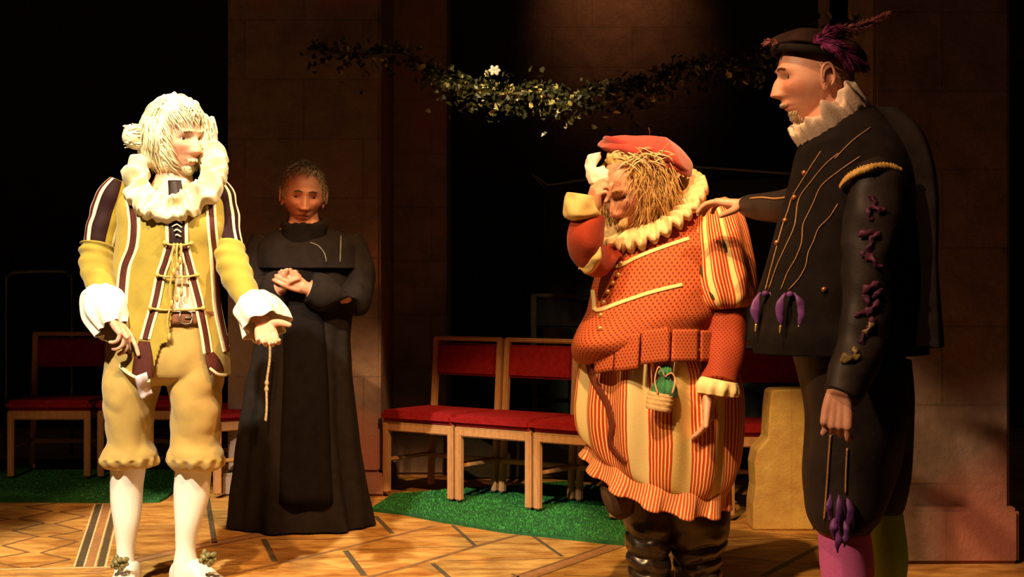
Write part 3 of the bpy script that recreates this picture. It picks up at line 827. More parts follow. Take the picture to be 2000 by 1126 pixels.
def triple(pts, wb, wc):
    br_.add(band(jb, [(x, y, wb) for x, y in pts], .0045, .003))
    cr_.add(band(jb, [(x-wb-wc*.8, y, wc) for x, y in pts], .0035, .003)); cr_.add(band(jb, [(x+wb+wc*.8, y, wc) for x, y in pts], .0035, .003))
triple([(249, 352), (255, 375), (259, 404), (263, 440), (259, 482), (245, 520), (240, 560), (238, 600), (240, 640), (246, 690)], 6, 3.2)
triple([(332, 479), (323, 510), (314, 537), (304, 588), (292, 632), (284, 662)], 5, 3)
triple([(360, 480), (368, 512), (375, 540), (388, 592), (400, 650), (406, 690)], 5, 2.6)
triple([(411, 400), (414, 450), (419, 500), (423, 560), (426, 600), (434, 640), (445, 686)], 4.5, 3)
br_.add(band(jb, [(283, 666, 10), (281, 700, 18), (279, 735, 20)], .0055, .004)); br_.add(band(jb, [(408, 690, 8), (416, 708, 13), (423, 728, 13)], .0055, .004))
cr_.add(band(jb, [(214, 676, 3), (235, 713, 3), (262, 734, 3), (294, 744, 3)], .006, .004)); cr_.add(band(jb, [(408, 718, 2.5), (424, 730, 2.5), (440, 732, 2.5)], .006, .004))
make('brown_braid', br_, M_BRN, r1, label='dark brown braid stripes'); make('cream_braid', cr_, M_CRM, r1, label='cream braid edging')
pk = M(); pk.add(band(jb, [(344, 400, 14), (345, 440, 14), (345, 474, 14)], .006, .004)); make('placket', pk, cloth('placket_cloth', MAROON, .7, .3, 40), r1)
ck = M(); ck.add(band(jb, [(326, 415, 3), (327, 474, 3)], .008, .003)); ck.add(band(jb, [(363, 415, 3), (364, 474, 3)], .008, .003))
for k in range(4): ck.add(cord(jb, [(334+k*3, 436+k*8), (346, 431+k*9), (356-k, 438+k*8)], .0028, .012))
make('placket_trim', ck, M_CRM, r1)
# ties across the front with hanging tassels
ties = M()
for y, xa, xb in ((474, 322, 372), (537, 308, 382), (602, 296, 393)):
    a, _ = hit(jb, xa, y, .012); b_, _ = hit(jb, xb, y, .012); mid = (a+b_)/2+V((0, -.012, -.006))
    ties.add(tube([a, a.lerp(mid, .5)+V((0, -.004, -.003)), mid, b_.lerp(mid, .5)+V((0, -.004, -.003)), b_], .0042, n=6, sub=4))
    for k in range(3 if y < 600 else 1):
        q = a.lerp(b_, .38+.13*k)+V((0, -.012, 0)); l = .10-.02*k
        ties.add(tube([q, q+V((.004*k-.006, -.006, -l*.5)), q+V((.007*math.sin(k*3), -.004, -l))], .0036, n=5, sub=3)); ties.add(ball(q+V((.007*math.sin(k*3), -.004, -l)), (.007, .007, .016), 8))
    for e in (a, b_): ties.add(ball(e, .009, 8))
make('tie_cord', ties, M_CRM if False else M_GOLDC, r1)
# shirt, belt, breeches
shk = shrink(jk[3:9], .94)
make('shirt', loft(shk, n=64, sub=5, disp=wrinkle(.006, 20, 20, 9)), M_SHIRT, r1)
make('shirt_collar', loft([K(D, 316, 370, 350, .0, .072), K(D, 312, 376, 362, .0, .082), K(D, 300, 386, 378, .0, .098), K(D, 280, 402, 392, .0, .112)], n=60, sub=5, cap=(False, False), disp=wrinkle(.006, 30, 30, 30)), M_LACE, r1, mods=[('SOLIDIFY', dict(thickness=.004))])
bk_ = [K(D, 233, 431, 600, 0, .148), K(D, 231, 433, 634, 0, .150)]
belt = loft([(c, a*1.0, b_) for c, a, b_ in [K(D, 234, 430, 607, 0, .147), K(D, 232, 433, 632, 0, .151)]], n=64, sub=3)
make('belt', belt, M_LEATH, r1)
bvb = belt.bvh(); bu = M(); bu.add(cord(bvb, [(352, 609), (352, 630), (372, 631), (373, 610), (352, 609)], .003, .004)); bu.add(cord(bvb, [(360, 620), (374, 620)], .0022, .006)); make('buckle', bu, MAT['metal_dull'], r1)
MB_ = M()
hips = [K(D, 240, 424, 612, 0, .142), K(D, 222, 430, 650, 0, .148), K(D, 208, 433, 700, 0, .158), K(D, 207, 433, 732, 0, .145), K(D, 236, 410, 750, 0, .09)]
MB_.add(loft(hips, n=64, sub=5))
lg1 = [K(D, 212, 320, 690, 0, .12), K(D, 205, 317, 740, 0, .13), K(D, 205, 302, 790, 0, .125), K(D, 208, 298, 830, 0, .112), K(D, 212, 297, 862, 0, .10), K(D, 199, 308, 884, 0, .11), K(D, 196, 309, 896, 0, .115), K(D, 205, 306, 908, 0, .10), K(D, 214, 288, 914, 0, .075)]
lg2 = [K(D, 322, 428, 690, 0, .12), K(D, 326, 433, 740, 0, .13), K(D, 334, 433, 790, 0, .125), K(D, 335, 431, 830, 0, .112), K(D, 333, 428, 862, 0, .10), K(D, 326, 438, 884, 0, .11), K(D, 327, 439, 897, 0, .115), K(D, 334, 434, 910, 0, .10), K(D, 343, 414, 917, 0, .075)]
for q in (lg1, lg2): MB_.add(loft(q, n=72, sub=10, disp=lambda u, v, p: .007*(abs(noise.noise(V((p.x*7+p.z*5, p.y*6, p.z*10))))*2-.6)+(.008*math.sin(u*6.283*12) if v > .72 else 0)))
bo = make('breeches', MB_, M_TAN, r1)
q = bo.modifiers.new('r', 'REMESH'); q.mode = 'VOXEL'; q.voxel_size = .005; q.use_smooth_shade = True
q = bo.modifiers.new('s', 'SMOOTH'); q.iterations = 2
tx = bpy.data.textures.new('cloth_folds', 'CLOUDS'); tx.noise_scale = .09; tx.noise_depth = 1
q = bo.modifiers.new('d', 'DISPLACE'); q.texture = tx; q.strength = .010; q.mid_level = .5; q.texture_coords = 'LOCAL'
# --- arms: upper sleeve, lower sleeve, cuff
st1 = [(0, MAROON), (.30, CREAM), (.325, BROWN), (.385, CREAM), (.43, MAROON), (.585, MUST), (.66, CREAM), (.69, BROWN), (.74, MUST)]
st2 = [(0, MUST), (.30, CREAM), (.34, BROWN), (.40, MUST), (.43, CREAM), (.455, MAROON), (.60, CREAM), (.635, MAROON), (.69, CREAM), (.73, MAROON)]
ua1 = limbkeys(D, [(234, 352, .02, 17), (224, 376, .02, 30), (212, 410, .02, 34), (203, 445, .01, 34), (197, 475, -.005, 30), (195, 494, -.01, 26)], 1.0)
ua2 = limbkeys(D, [(420, 352, .02, 15), (432, 376, .02, 26), (438, 410, .02, 28), (443, 445, .01, 28), (447, 475, 0, 27), (449, 495, -.01, 25)], 1.0)
make('upper_sleeve', loft(ua1, n=72, sub=8, disp=wrinkle(.006, 8, 8, 22)), u_ramp_mat('sleeve_stripes', st1), r1)
make('upper_sleeve', loft(ua2, n=72, sub=8, disp=wrinkle(.006, 8, 8, 22)), u_ramp_mat('sleeve_stripes_far', st2), r1)
fa1 = limbkeys(D, [(192, 478, -.01, 33), (190, 500, -.02, 34), (192, 530, -.05, 33), (200, 562, -.09, 29), (207, 590, -.12, 26)])
fa2 = limbkeys(D, [(443, 480, 0, 30), (451, 505, -.03, 32), (463, 540, -.07, 31), (481, 575, -.12, 28), (496, 605, -.16, 24)])
for q in (fa1, fa2): make('lower_sleeve', loft(q, n=56, sub=8, disp=lambda u, v, p: .006*math.sin(v*34+3*math.sin(u*6.28))*(1-v)**1.3+.004*noise.noise(p*22)), M_MUST, r1)
def frill(pts, wob=.016, seed=0, n=96):
    ks = limbkeys(D, pts)
    return loft(ks, n=n, sub=7, cap=(True, False), disp=lambda u, v, p: wob*(.25+v)*(noise.noise(V((math.cos(u*6.283)*2.6+seed, math.sin(u*6.283)*2.6, v*1.5)))*1.5+.35*math.sin(u*6.283*9+seed)))
c1 = frill([(204, 566, -.09, 26), (203, 574, -.10, 40), (203, 592, -.11, 46), (207, 618, -.13, 46), (214, 638, -.15, 36), (218, 646, -.16, 30)], .014, 2)
c2 = frill([(488, 588, -.13, 24), (492, 594, -.14, 38), (503, 606, -.16, 45), (514, 624, -.19, 49), (520, 640, -.21, 47)], .012, 6)
for c in (c1, c2): make('frilled_cuff', c, M_WHT, r1, mods=[('SOLIDIFY', dict(thickness=.004)), ('SUBSURF', dict(levels=1, render_levels=1))])
# --- body with hands
h1 = P(222, 622, D-.16); h2 = P(515, 630, D-.22)
B1 = M(); B1.add(head_mesh(Mh1, o1)); B1.add(loft([(P(342, 300, D+.02), X*.062, Y*.07), (P(340, 340, D+.02), X*.064, Y*.068), (P(338, 372, D+.01), X*.09, Y*.08)], n=32, sub=4))
B1.add(loft(shrink(jk[1:10], .84), n=48, sub=4)); B1.add(loft(shrink(hips, .85), n=40, sub=3))
for q in (lg1, lg2): B1.add(loft(shrink(q[:6], .7), n=32, sub=3))
for q in (ua1, ua2, fa1, fa2): B1.add(loft(shrink(q, .72), n=24, sub=4))
B1.add(rounded([fa1[-2][0], fa1[-1][0], h1], [.034, .03, .025], n=16)); B1.add(rounded([fa2[-2][0], fa2[-1][0], h2], [.034, .03, .026], n=16))
B1.add(hand(h1, (.50, -.30, -.62), (-.2, -.1, -1), 1, [(8, 8, 5), (38, 42, 25), (48, 48, 30), (55, 50, 30)], .06, .95, thumb_dir=(.45, -.75, -.35)))
B1.add(hand(h2, (.22, -.55, -.52), (.05, -.75, .62), -1, [(22, 26, 15), (20, 24, 15), (24, 26, 15), (30, 28, 18)], .05, .98, thumb_dir=(.75, -.55, .12)))
st_l = [K(D, 214, 288, 880, 0, .062), K(D, 216, 284, 915, 0, .062), K(D, 216, 279, 950, .01, .062), K(D, 217, 277, 985, .01, .060), K(D, 222, 272, 1020, .0, .050), K(D, 227, 264, 1060, 0, .040), K(D, 228, 262, 1085, 0, .040), K(D, 224, 266, 1112, 0, .048), K(D, 224, 268, 1140, .0, .05)]
st_r = [K(D, 342, 416, 880, 0, .062), K(D, 343, 413, 915, 0, .062), K(D, 340, 410, 950, .01, .064), K(D, 340, 406, 980, .01, .062), K(D, 342, 393, 1020, 0, .050), K(D, 343, 383, 1055, 0, .041), K(D, 343, 382, 1075, 0, .042), K(D, 338, 388, 1105, 0, .050), K(D, 338, 392, 1138, 0, .05)]
for q in (st_l, st_r):
    B1.add(loft(shrink(q, .86), n=28, sub=3)); make('stocking', loft(q, n=48, sub=7), M_STK, r1)
b1 = body(r1, B1, MAT['skin_pale'], [Mh1])
eyes(Mh1, r1, MAT['iris_dark'], b1, (.12, 0))
# --- shoes with rosettes
def shoe(D, heel, toe, ws, hs, dz=0):
    a, b = V((heel[0], heel[1], 0)), V((toe[0], toe[1], 0)); f = (b-a); L = f.length; f.normalize(); s = V((-f.y, f.x, 0)); keys = []
    for t, w, h in ((-.02, .3, .3), (0, .7, .75), (.10, .92, 1.0), (.30, .95, 1.05), (.45, .85, .95), (.62, 1.0, .66), (.80, 1.04, .52), (.93, .78, .42), (1.0, .35, .25)):
        keys.append((a+f*L*t+Z*(hs*h*.5+.004), s*ws*w, Z*hs*h*.5))
    return loft(keys, n=32, sub=4, pw=.8)
fa_, fb_ = P(246, 1150, D), P(236, 1150, D-.22); s1 = shoe(D, (fa_.x, D+.07), (fb_.x-.02, D-.2), .046, .10)
fc_, fd_ = P(356, 1150, D), P(445, 1150, D); s2 = shoe(D, (fc_.x-.03, D+.05), (fd_.x+.045, D-.15), .052, .105)
MS = cloth('white_shoe', (.80, .76, .70), .55, .03, 50)
for s_, rc in ((s1, P(236, 1098, D-.10)), (s2, P(408, 1088, D-.12))):
    so = make('shoe', s_, MS, r1); ro = M()
    for j in range(9):
        a = j*2*PI/9; rr = .026 if j % 2 else .018
        ro.add(xf(ball((0, 0, 0), (.015, .006, .010), 8), Matrix.Translation(rc+V((rr*math.cos(a), -.01-.006*(j % 3), rr*math.sin(a)*.8)))@Matrix.Rotation(-a+.5, 4, 'Y')@Matrix.Rotation(.5*(j % 3), 4, 'Z')))
    ro.add(ball(rc+V((0, -.02, 0)), .009, 10))
    make('rosette', ro, cloth('olive_ribbon', (.20, .17, .06), .45, .6, 60, spec=.5), r1, parent=so, label='olive green ribbon rosette')
# --- ruff and cravat
C = P(343, 338, D-.055)
rm = ruff(C, V((.180, 0, 0)), V((-.01, -.115, -.172)), V((.0, -.70, .47)), N=19, r0=.50, amp=.018, gap=.040, seed=2.2, rows=16, soft=1.6, dome=.024, per=14)
make('ruff', rm, M_LACE, r1, mods=[('SUBSURF', dict(levels=1, render_levels=1))], label='huge soft crumpled cream ruff')
cv = M(); cv.add(loft([(P(342, 352, D-.085), X*.026, Y*.012), (P(343, 370, D-.10), X*.024, Y*.014), (P(344, 392, D-.115), X*.026, Y*.012)], n=24, sub=4, disp=wrinkle(.006, 40, 40, 30)))
make('neck_cloth', cv, cloth('dark_satin', (.016, .006, .006), .5, .3, 40, spec=.25), r1)
# --- hair, beard, brows
def hairline1(az, el):
    a = abs(az)
    w = ((a/60)**3+(max(0, el+4)/42)**3) - 1
    w = w*1.2
    if el < -48: w = min(w, (el+62)/14)
    return min(1, w)
hs = hair_shell(Mh1, o1, hairline1, .030, .014, 26)
HW = hs
rnd = random.Random(5)
for _ in range(2300):
    az, el = rnd.uniform(-180, 180), rnd.uniform(-42, 88)
    w = hairline1(az, el)
    if w < .12 or (abs(az) < 66 and el < 30): continue
    p, nr = on_head(Mh1, o1, az, el, .024*min(1, w)+.002)
    down = V((0, 0, -1)); d = (down-nr*down.dot(nr)); d = d.normalized() if d.length > .1 else V((rnd.uniform(-1, 1), rnd.uniform(-1, 1), 0)).normalized()
    side = nr.cross(d)*(rnd.uniform(-.3, .3)+(-1.2 if 0 < az < 80 else 1.2 if -80 < az <= 0 else 0))
    strand(HW, p, d+side+nr*rnd.uniform(.05, .35), rnd.uniform(.04, .075), rnd.uniform(.0030, .0055), -nr*.5+down*.7, wig=.5)
# the flipped-up tail of the bob at the back and the fringe beside the cheek
for _ in range(420):
    p = P(268+rnd.uniform(-12, 18), 262+rnd.uniform(-16, 24), D+rnd.uniform(-.06, .07))
    strand(HW, p, V((-.7, rnd.uniform(-.5, .2), rnd.uniform(-.5, .3))), rnd.uniform(.018, .034), .0050, V((-.5, 0, rnd.uniform(-.2, .9))), wig=.6)
for _ in range(300):
    p = P(300+rnd.uniform(-16, 18), 246+rnd.uniform(-18, 10), D-.085+rnd.uniform(-.02, .02))
    strand(HW, p, V((rnd.uniform(-.1, .12), -.25, -1)), rnd.uniform(.06, .09), .0050, V((.15, .25, -.3)), wig=.3)
for _ in range(520):
    p = P(404+rnd.uniform(-16, 14), 262+rnd.uniform(-36, 52), D+.02+rnd.uniform(-.05, .06))
    strand(HW, p, V((rnd.uniform(.0, .6), rnd.uniform(-.5, .1), -1)), rnd.uniform(.03, .07), .0045, V((-.1, 0, -.4)), wig=.7)
HW.add(xf(ball((0, 0, 0), (.030, .07, .088), 20), Matrix.Translation(P(404, 268, D+.035))@Matrix.Rotation(-.12, 4, 'Y')))
HW.add(xf(ball((0, 0, 0), (.050, .07, .045), 20), Matrix.Translation(P(267, 268, D+.0))))
make('hair', HW, M_WIG, r1, label='bushy cream-white bobbed hair')
def beard(Mh, o, n, region, L, r, seed=1, fwd=.5, wig=.4):
    m = M(); rd = random.Random(seed)
    for _ in range(n):
        az, el = region(rd); p, nr = on_head(Mh, o, az, el, .0005)
        strand(m, p, V((0, 0, -1))+nr*fwd, rd.uniform(.6, 1.1)*L, r, V((0, 0, -.5)), n=4, wig=wig)
    return m
bd = beard(Mh1, o1, 800, lambda r: (r.uniform(-40, 40), r.uniform(-64, -47)), .015, .0011, 2, .35)
bd.add(beard(Mh1, o1, 260, lambda r: (r.choice((-1, 1))*r.uniform(3, 24), r.uniform(-36, -33)), .008, .0011, 3, .3))
make('beard', bd, M_WIG, r1, label='short white beard')
def brows(Mh, o, el0, mat, root, L=.010, r=.001, lift=.4, n=90):
    rd = random.Random(3)
    for sx in (-1, 1):
        eb = M()
        for _ in range(n):
            az = sx*rd.uniform(9, 33); p, nr = on_head(Mh, o, az, el0-abs(abs(az)-20)*.12+rd.uniform(-1.4, 1.4), .0005)
            strand(eb, p, nr*lift+(Mh.to_3x3()@V((sx, 0, .15))), L, r, V((0, 0, -.2)), n=3)
        make('eyebrow', eb, mat, root)
brows(Mh1, o1, 12.5, M_WIG, r1, .011, .001, .5)
# handkerchief tucked at the hem
hk = M(); hb = bo  # lies just in front of the thigh
nx = 8
for i in range(nx+1):
    for j in range(nx+1):
        u, v = i/nx, j/nx; x = 262+u*24+v*12; y = 735-u*9+v*46-u*v*4
        hk.v.append(P(x, y, D-.20-.02*math.sin(u*5)*.5-.008*math.sin(v*6)+.03*v))
for i in range(nx):
    for j in range(nx): a = i*(nx+1)+j; hk.face((a, a+1, a+nx+2, a+nx+1))
make('handkerchief', hk, cloth('pinkish_linen', (.72, .60, .66), .8, .05, 60), r1, mods=[('SOLIDIFY', dict(thickness=.004))], label='pinkish white folded handkerchief hanging from the hem')

# ============================================================ PERSON 2: black robe
D = 6.46
r2 = thing('person', V((P(588, 600, D).x, D, 0)), 'person in a long black hooded robe with hanging white rope, hands clasped', 'person')
Mh2 = head_matrix(P(593, 381, D), 12, 9, 4, 1.17); o2 = dict(nose=1.1, frown=7)
M_BLK = cloth('black_robe', (.016, .012, .011), .9, .2, 25, spec=.1); M_BLK2 = cloth('black_scapular', (.008, .006, .006), .9, .2, 25, spec=.08)
rk = [K(D, 570, 620, 440, .02, .06), K(D, 548, 650, 447, .02, .10), K(D, 520, 680, 460, .01, .12), K(D, 512, 690, 490, 0, .14), K(D, 510, 690, 540, 0, .15), K(D, 506, 688, 600, 0, .15), K(D, 500, 684, 660, 0, .155),
      K(D, 490, 686, 720, 0, .17), K(D, 478, 692, 790, 0, .19), K(D, 468, 700, 870, 0, .21), K(D, 459, 712, 950, 0, .23), K(D, 454, 722, 1005, 0, .24), K(D, 452, 724, 1024, 0, .24)]
def robef(u, v, p): return max(0, v-.35)*(.030*math.sin(u*6.283*7+1.2*math.sin(v*3))+.018*math.sin(u*6.283*13+2))+.004*noise.noise(p*10)
rb = loft(rk, n=160, sub=7, disp=robef); make('robe', rb, M_BLK, r2)
sk = [K(D, 553, 640, 440, -.045, .10), K(D, 550, 640, 520, -.07, .09), K(D, 552, 640, 640, -.09, .085), K(D, 548, 645, 800, -.15, .075), K(D, 540, 652, 980, -.19, .07)]
make('scapular', loft(sk, n=48, sub=6, disp=wrinkle(.008, 12, 12, 3), pw=.7), M_BLK2, r2, label='matt black front panel over the robe')
hd = ruff(P(595, 444, D), V((.085*1.25, 0, 0)), V((0, -.10, -.02)), V((0, -.2, 1)), N=5, r0=.60, amp=.005, gap=.040, seed=4, rows=9, soft=.4, dome=.018, per=20)
make('hood', hd, M_BLK, r2, mods=[('SUBSURF', dict(levels=1, render_levels=1))])
cape = loft([K(D, 566, 626, 446, .02, .07), K(D, 530, 668, 454, .02, .12), K(D, 506, 700, 474, 0, .155), K(D, 500, 706, 500, 0, .17), K(D, 502, 708, 524, 0, .175)], n=90, sub=7, cap=(True, False), disp=lambda u, v, p: .006*v*math.sin(u*6.283*8)+.004*noise.noise(p*12))
make('shoulder_cape', cape, M_BLK, r2, mods=[('SOLIDIFY', dict(thickness=.005))])
cvh = cape.bvh(); cc = M(); cc.add(cord(cvh, [(606, 474), (622, 480), (634, 496), (637, 512)], .003, .003)); cc.add(cord(cvh, [(666, 446), (665, 480), (664, 512)], .003, .003)); cc.add(cord(cvh, [(652, 430), (668, 438), (684, 450), (704, 478)], .0025, .003))
make('cape_piping', cc, cloth('grey_piping', (.20, .19, .17), .6, .1, 50), r2)
a1 = limbkeys(D, [(515, 462, 0, 22), (503, 500, 0, 28), (497, 545, -.02, 32), (506, 575, -.08, 34), (535, 565, -.17, 31), (548, 560, -.19, 29)])
a2 = limbkeys(D, [(682, 462, 0, 24), (696, 500, 0, 28), (701, 545, -.02, 32), (688, 585, -.08, 36), (640, 575, -.17, 34), (604, 562, -.20, 30)])
for q in (a1, a2): make('wide_sleeve', loft(q, n=44, sub=7, disp=wrinkle(.010, 14, 14, 8)), M_BLK, r2)
cuf = loft(limbkeys(D, [(694, 503, -.02, 9), (698, 515, -.02, 12), (700, 528, -.02, 14)]), n=30, sub=4)
make('cuff_turnback', cuf, cloth('grey_lining', (.30, .26, .20), .8, .1, 40), r2, label='greyish lining turned back at the elbow')
B2 = M(); B2.add(head_mesh(Mh2, o2, 120, 110)); B2.add(loft([(P(594, 400, D+.02), X*.062, Y*.07), (P(594, 430, D+.02), X*.068, Y*.07), (P(594, 450, D+.01), X*.12, Y*.09)], n=28, sub=4))
B2.add(loft(shrink(rk[2:9], .8), n=40, sub=3))
for xc in (548, 628): B2.add(loft([K(D, xc-40, xc+40, 660, 0, .09), K(D, xc-28, xc+28, 830, 0, .07), K(D, xc-16, xc+16, 990, 0, .045), K(D, xc-18, xc+18, 1024, -.03, .09)], n=24, sub=4))
for q in (a1, a2): B2.add(loft(shrink(q, .7), n=22, sub=4))
h3 = P(541, 562, D-.20); h4 = P(592, 560, D-.215)
B2.add(rounded([a1[-2][0], h3], [.032, .027], n=14)); B2.add(rounded([a2[-2][0], h4], [.034, .027], n=14))
B2.add(hand(h4, (-.80, -.30, .42), (-.25, .85, .1), 1, [(28, 45, 30), (34, 48, 30), (40, 50, 32), (46, 50, 34)], .03, 1.0, thumb_dir=(-.55, -.2, .8)))
B2.add(hand(h3, (.55, -.35, .50), (.35, .85, -.25), -1, [(48, 60, 35), (50, 60, 35), (52, 60, 35), (54, 60, 35)], .03, 1.0, thumb_dir=(.2, -.5, .8)))
b2 = body(r2, B2, MAT['skin_ruddy'], [Mh2]); eyes(Mh2, r2, MAT['iris_dark'], b2)
def hl2(az, el):
    a = abs(az); w = ((a/66)**3+(max(0, el+2)/46)**3)-1
    if el < -4: w = min(w, (el+12)/10)
    if a > 115 and el < -4: w = min(1, (el+34)/8)
    return min(1, w*1.4)
hm = hair_shell(Mh2, o2, hl2, .010, .006, 40); rnd = random.Random(9)
for _ in range(1500):
    az, el = rnd.uniform(-180, 180), rnd.uniform(-30, 88); w = hl2(az, el)
    if w < .05 or (el < 0 and abs(az) < 110): continue
    p, nr = on_head(Mh2, o2, az, el, .008*min(1, w)); d = V((0, -.6, -.6)); d = d-nr*d.dot(nr)
    strand(hm, p, d+nr*.5+V((rnd.uniform(-.4, .4), 0, 0)), rnd.uniform(.016, .032), .002, -nr*.3, n=4, wig=.4)
make('hair', hm, cloth('grey_brown_hair', (.36, .27, .16), .55, .35, 60, spec=.4), r2, label='short grey-blond hair')
brows(Mh2, o2, 11.5, cloth('brow_brown', (.14, .09, .05), .7, .2, 60), r2, .009, .001, .3)
rbv = M().add(rb).bvh(); rp = []
for k in range(50):
    t = k/49; rp.append(P(527-9*t+1.5*math.sin(t*9), 672+148*t, D-.235-.03*t))
rope = M(); rope.add(tube(rp, .0055, n=8, sub=2))
for k in range(60):
    t = k/59; q = rp[min(49, int(t*49))]; rope.add(xf(ball((0, 0, 0), (.0072, .0072, .0035), 8), Matrix.Translation(q)@Matrix.Rotation(.6, 4, 'Y')))
for t in (.52, .60): rope.add(ball(rp[int(t*49)], (.010, .010, .014), 10))
make('white_rope', rope, cloth('white_rope', (.72, .66, .52), .8, .15, 150), r2)
# ============================================================ PERSON 3: red cap, big striped breeches
D = 4.82
r3 = thing('person', V((P(1300, 600, D).x, D, 0)), 'stout person in red cap, red doublet and striped breeches, wiping an eye with white cloth', 'person')
RED = (.48, .10, .025); REDL = (.50, .055, .012); CR2 = (.80, .60, .30); YEL = (.80, .60, .24)
M_RED = dotted('red_dotted', (.47, .105, .034), (.17, .012, .006), 112, 44, .25)
M_REDS = cloth('red_sleeve_cloth', (.32, .032, .010), .8, .18, 20, sheen=.15)
M_REDDOT = dotted('red_dotted_sleeve', (.33, .050, .015), (.15, .010, .006), 48, 34, .25)
M_CR2 = cloth('cream_trim', CR2, .75, .1, 60)
M_YLW = cloth('yellow_silk', YEL, .6, .12, 20, spec=.4)
Mh3 = head_matrix(P(1236, 372, D-.03), -48, 20, -4, 1.13); o3 = dict(nose=1.1)
def KTT(x0, y0, x1, y1, dy=0, b=.2):
    d = D+dy; a_, c_ = P(x0, y0, d), P(x1, y1, d); return ((a_+c_)/2, (c_-a_)/2, Y*b)
dk = [K(D, 1250, 1330, 408, .05, .08), K(D, 1222, 1398, 432, .05, .12), K(D, 1190, 1432, 462, .03, .16), K(D, 1172, 1434, 500, .01, .19), K(D, 1162, 1430, 540, 0, .21), K(D, 1152, 1424, 580, -.01, .23),
      K(D, 1142, 1412, 615, -.02, .245), KTT(1128, 645, 1402, 638, -.02, .25), KTT(1118, 676, 1400, 650, -.02, .25), KTT(1124, 704, 1396, 664, -.01, .235), KTT(1150, 712, 1380, 680, 0, .19)]
def bell(u, v, p):     # the peascod point of the belly, front left
    return .035*math.exp(-((u-.37)/.07)**2-((v-.78)/.12)**2)+.007*noise.noise(V((p.x*7, p.y*7, p.z*11)))-.006*max(0, math.sin(v*18+u*9))*sstep(.5, .62, u)*(1 if v > .3 else 0)
dm = loft(dk, n=120, sub=9, disp=bell); make('doublet', dm, M_RED, r3); db = dm.bvh()
# point of the doublet hanging at the front left
pt_ = loft([(P(1150, 640, D-.16), V((.045, .02, 0)), V((-.01, .05, 0))), (P(1140, 668, D-.19), V((.042, .02, 0)), V((-.01, .045, 0))), (P(1134, 690, D-.20), V((.030, .015, 0)), V((-.006, .03, 0))), (P(1128, 706, D-.20), V((.012, .006, 0)), V((-.003, .012, 0)))], n=28, sub=5)
tr = M()
for pl in ([(1190, 474, 3.2), (1196, 498, 3.2), (1205, 520, 3.4), (1250, 500, 3.2), (1300, 481, 3.2), (1345, 466, 3.2)],
           [(1158, 566, 3.2), (1161, 588, 3.2), (1166, 606, 3.6), (1220, 588, 3.4), (1275, 570, 3.4), (1332, 556, 3.4)]):
    tr.add(band(db, pl, .004, .003))
make('cream_braid', tr, M_CR2, r3)
MGB = cloth('gilt_button', (.75, .50, .20), .3, .1, 30, metal=.6, spec=.7)
for x, y in ((1217, 493), (1214, 515), (1208, 537), (1198, 553), (1188, 570), (1180, 591), (1175, 616), (1173, 642)):
    h, nr = hit(db, x, y, .003)
    if h is None: continue
    make('button', ball(h, (.0085, .0085, .0085), 12), MGB, r3)
# skirt of separate tabs
tabs = [(1172, 1206, 662, 730), (1208, 1252, 655, 726), (1256, 1308, 645, 712), (1311, 1360, 643, 706), (1363, 1398, 645, 706)]
pk_ = loft([K(D, 1140, 1404, 636, -.01, .262), K(D, 1138, 1408, 690, -.01, .272), K(D, 1134, 1412, 745, -.01, .28)], n=120, sub=8); pb = pk_.bvh()
for x0_, x1_, yt, yb in tabs:
    m = M(); nx, ny = 8, 8
    for lay in (.014, .008):
        for j in range(ny+1):
            for i in range(nx+1):
                u, v = i/nx, j/ny; top = yt+(6 if x0_ < 1200 else 0)*(1-u)
                x = x0_+(x1_-x0_)*u-v*3; y = top+(yb-top)*v-(u*6 if x0_ < 1300 else 0)
                h, nr = hit(pb, x, y, lay+.006*v)
                if h is None: h, nr = hit(pb, 1396, y, lay)
                m.v.append(h)
    W = nx+1; k = W*(ny+1)
    for j in range(ny):
        for i in range(nx):
            a = j*W+i; uv = [((x0_+i*(x1_-x0_)/nx)/500, j*.022), ((x0_+(i+1)*(x1_-x0_)/nx)/500, j*.022), ((x0_+(i+1)*(x1_-x0_)/nx)/500, (j+1)*.022), ((x0_+i*(x1_-x0_)/nx)/500, (j+1)*.022)]
            m.face((a, a+1, a+W+1, a+W), uv); m.face((a+k+W, a+k+W+1, a+k+1, a+k), uv)
    for i in range(nx): m.face((i, i+k, i+1+k, i+1)); a = ny*W+i; m.face((a, a+1, a+1+k, a+k))
    for j in range(ny): a = j*W; m.face((a, a+W, a+W+k, a+k)); a += nx; m.face((a, a+k, a+W+k, a+W))
    make('skirt_tab', m, M_RED, r3)
bkt = loft([K(D, 1142, 1402, 640, .0, .255), K(D, 1140, 1406, 708, .0, .262)], n=60, sub=4, skip=lambda u, v, c: c.y < D+.02, cap=(False, False)); make('skirt_back', bkt, M_RED, r3, mods=[('SOLIDIFY', dict(thickness=.006))])
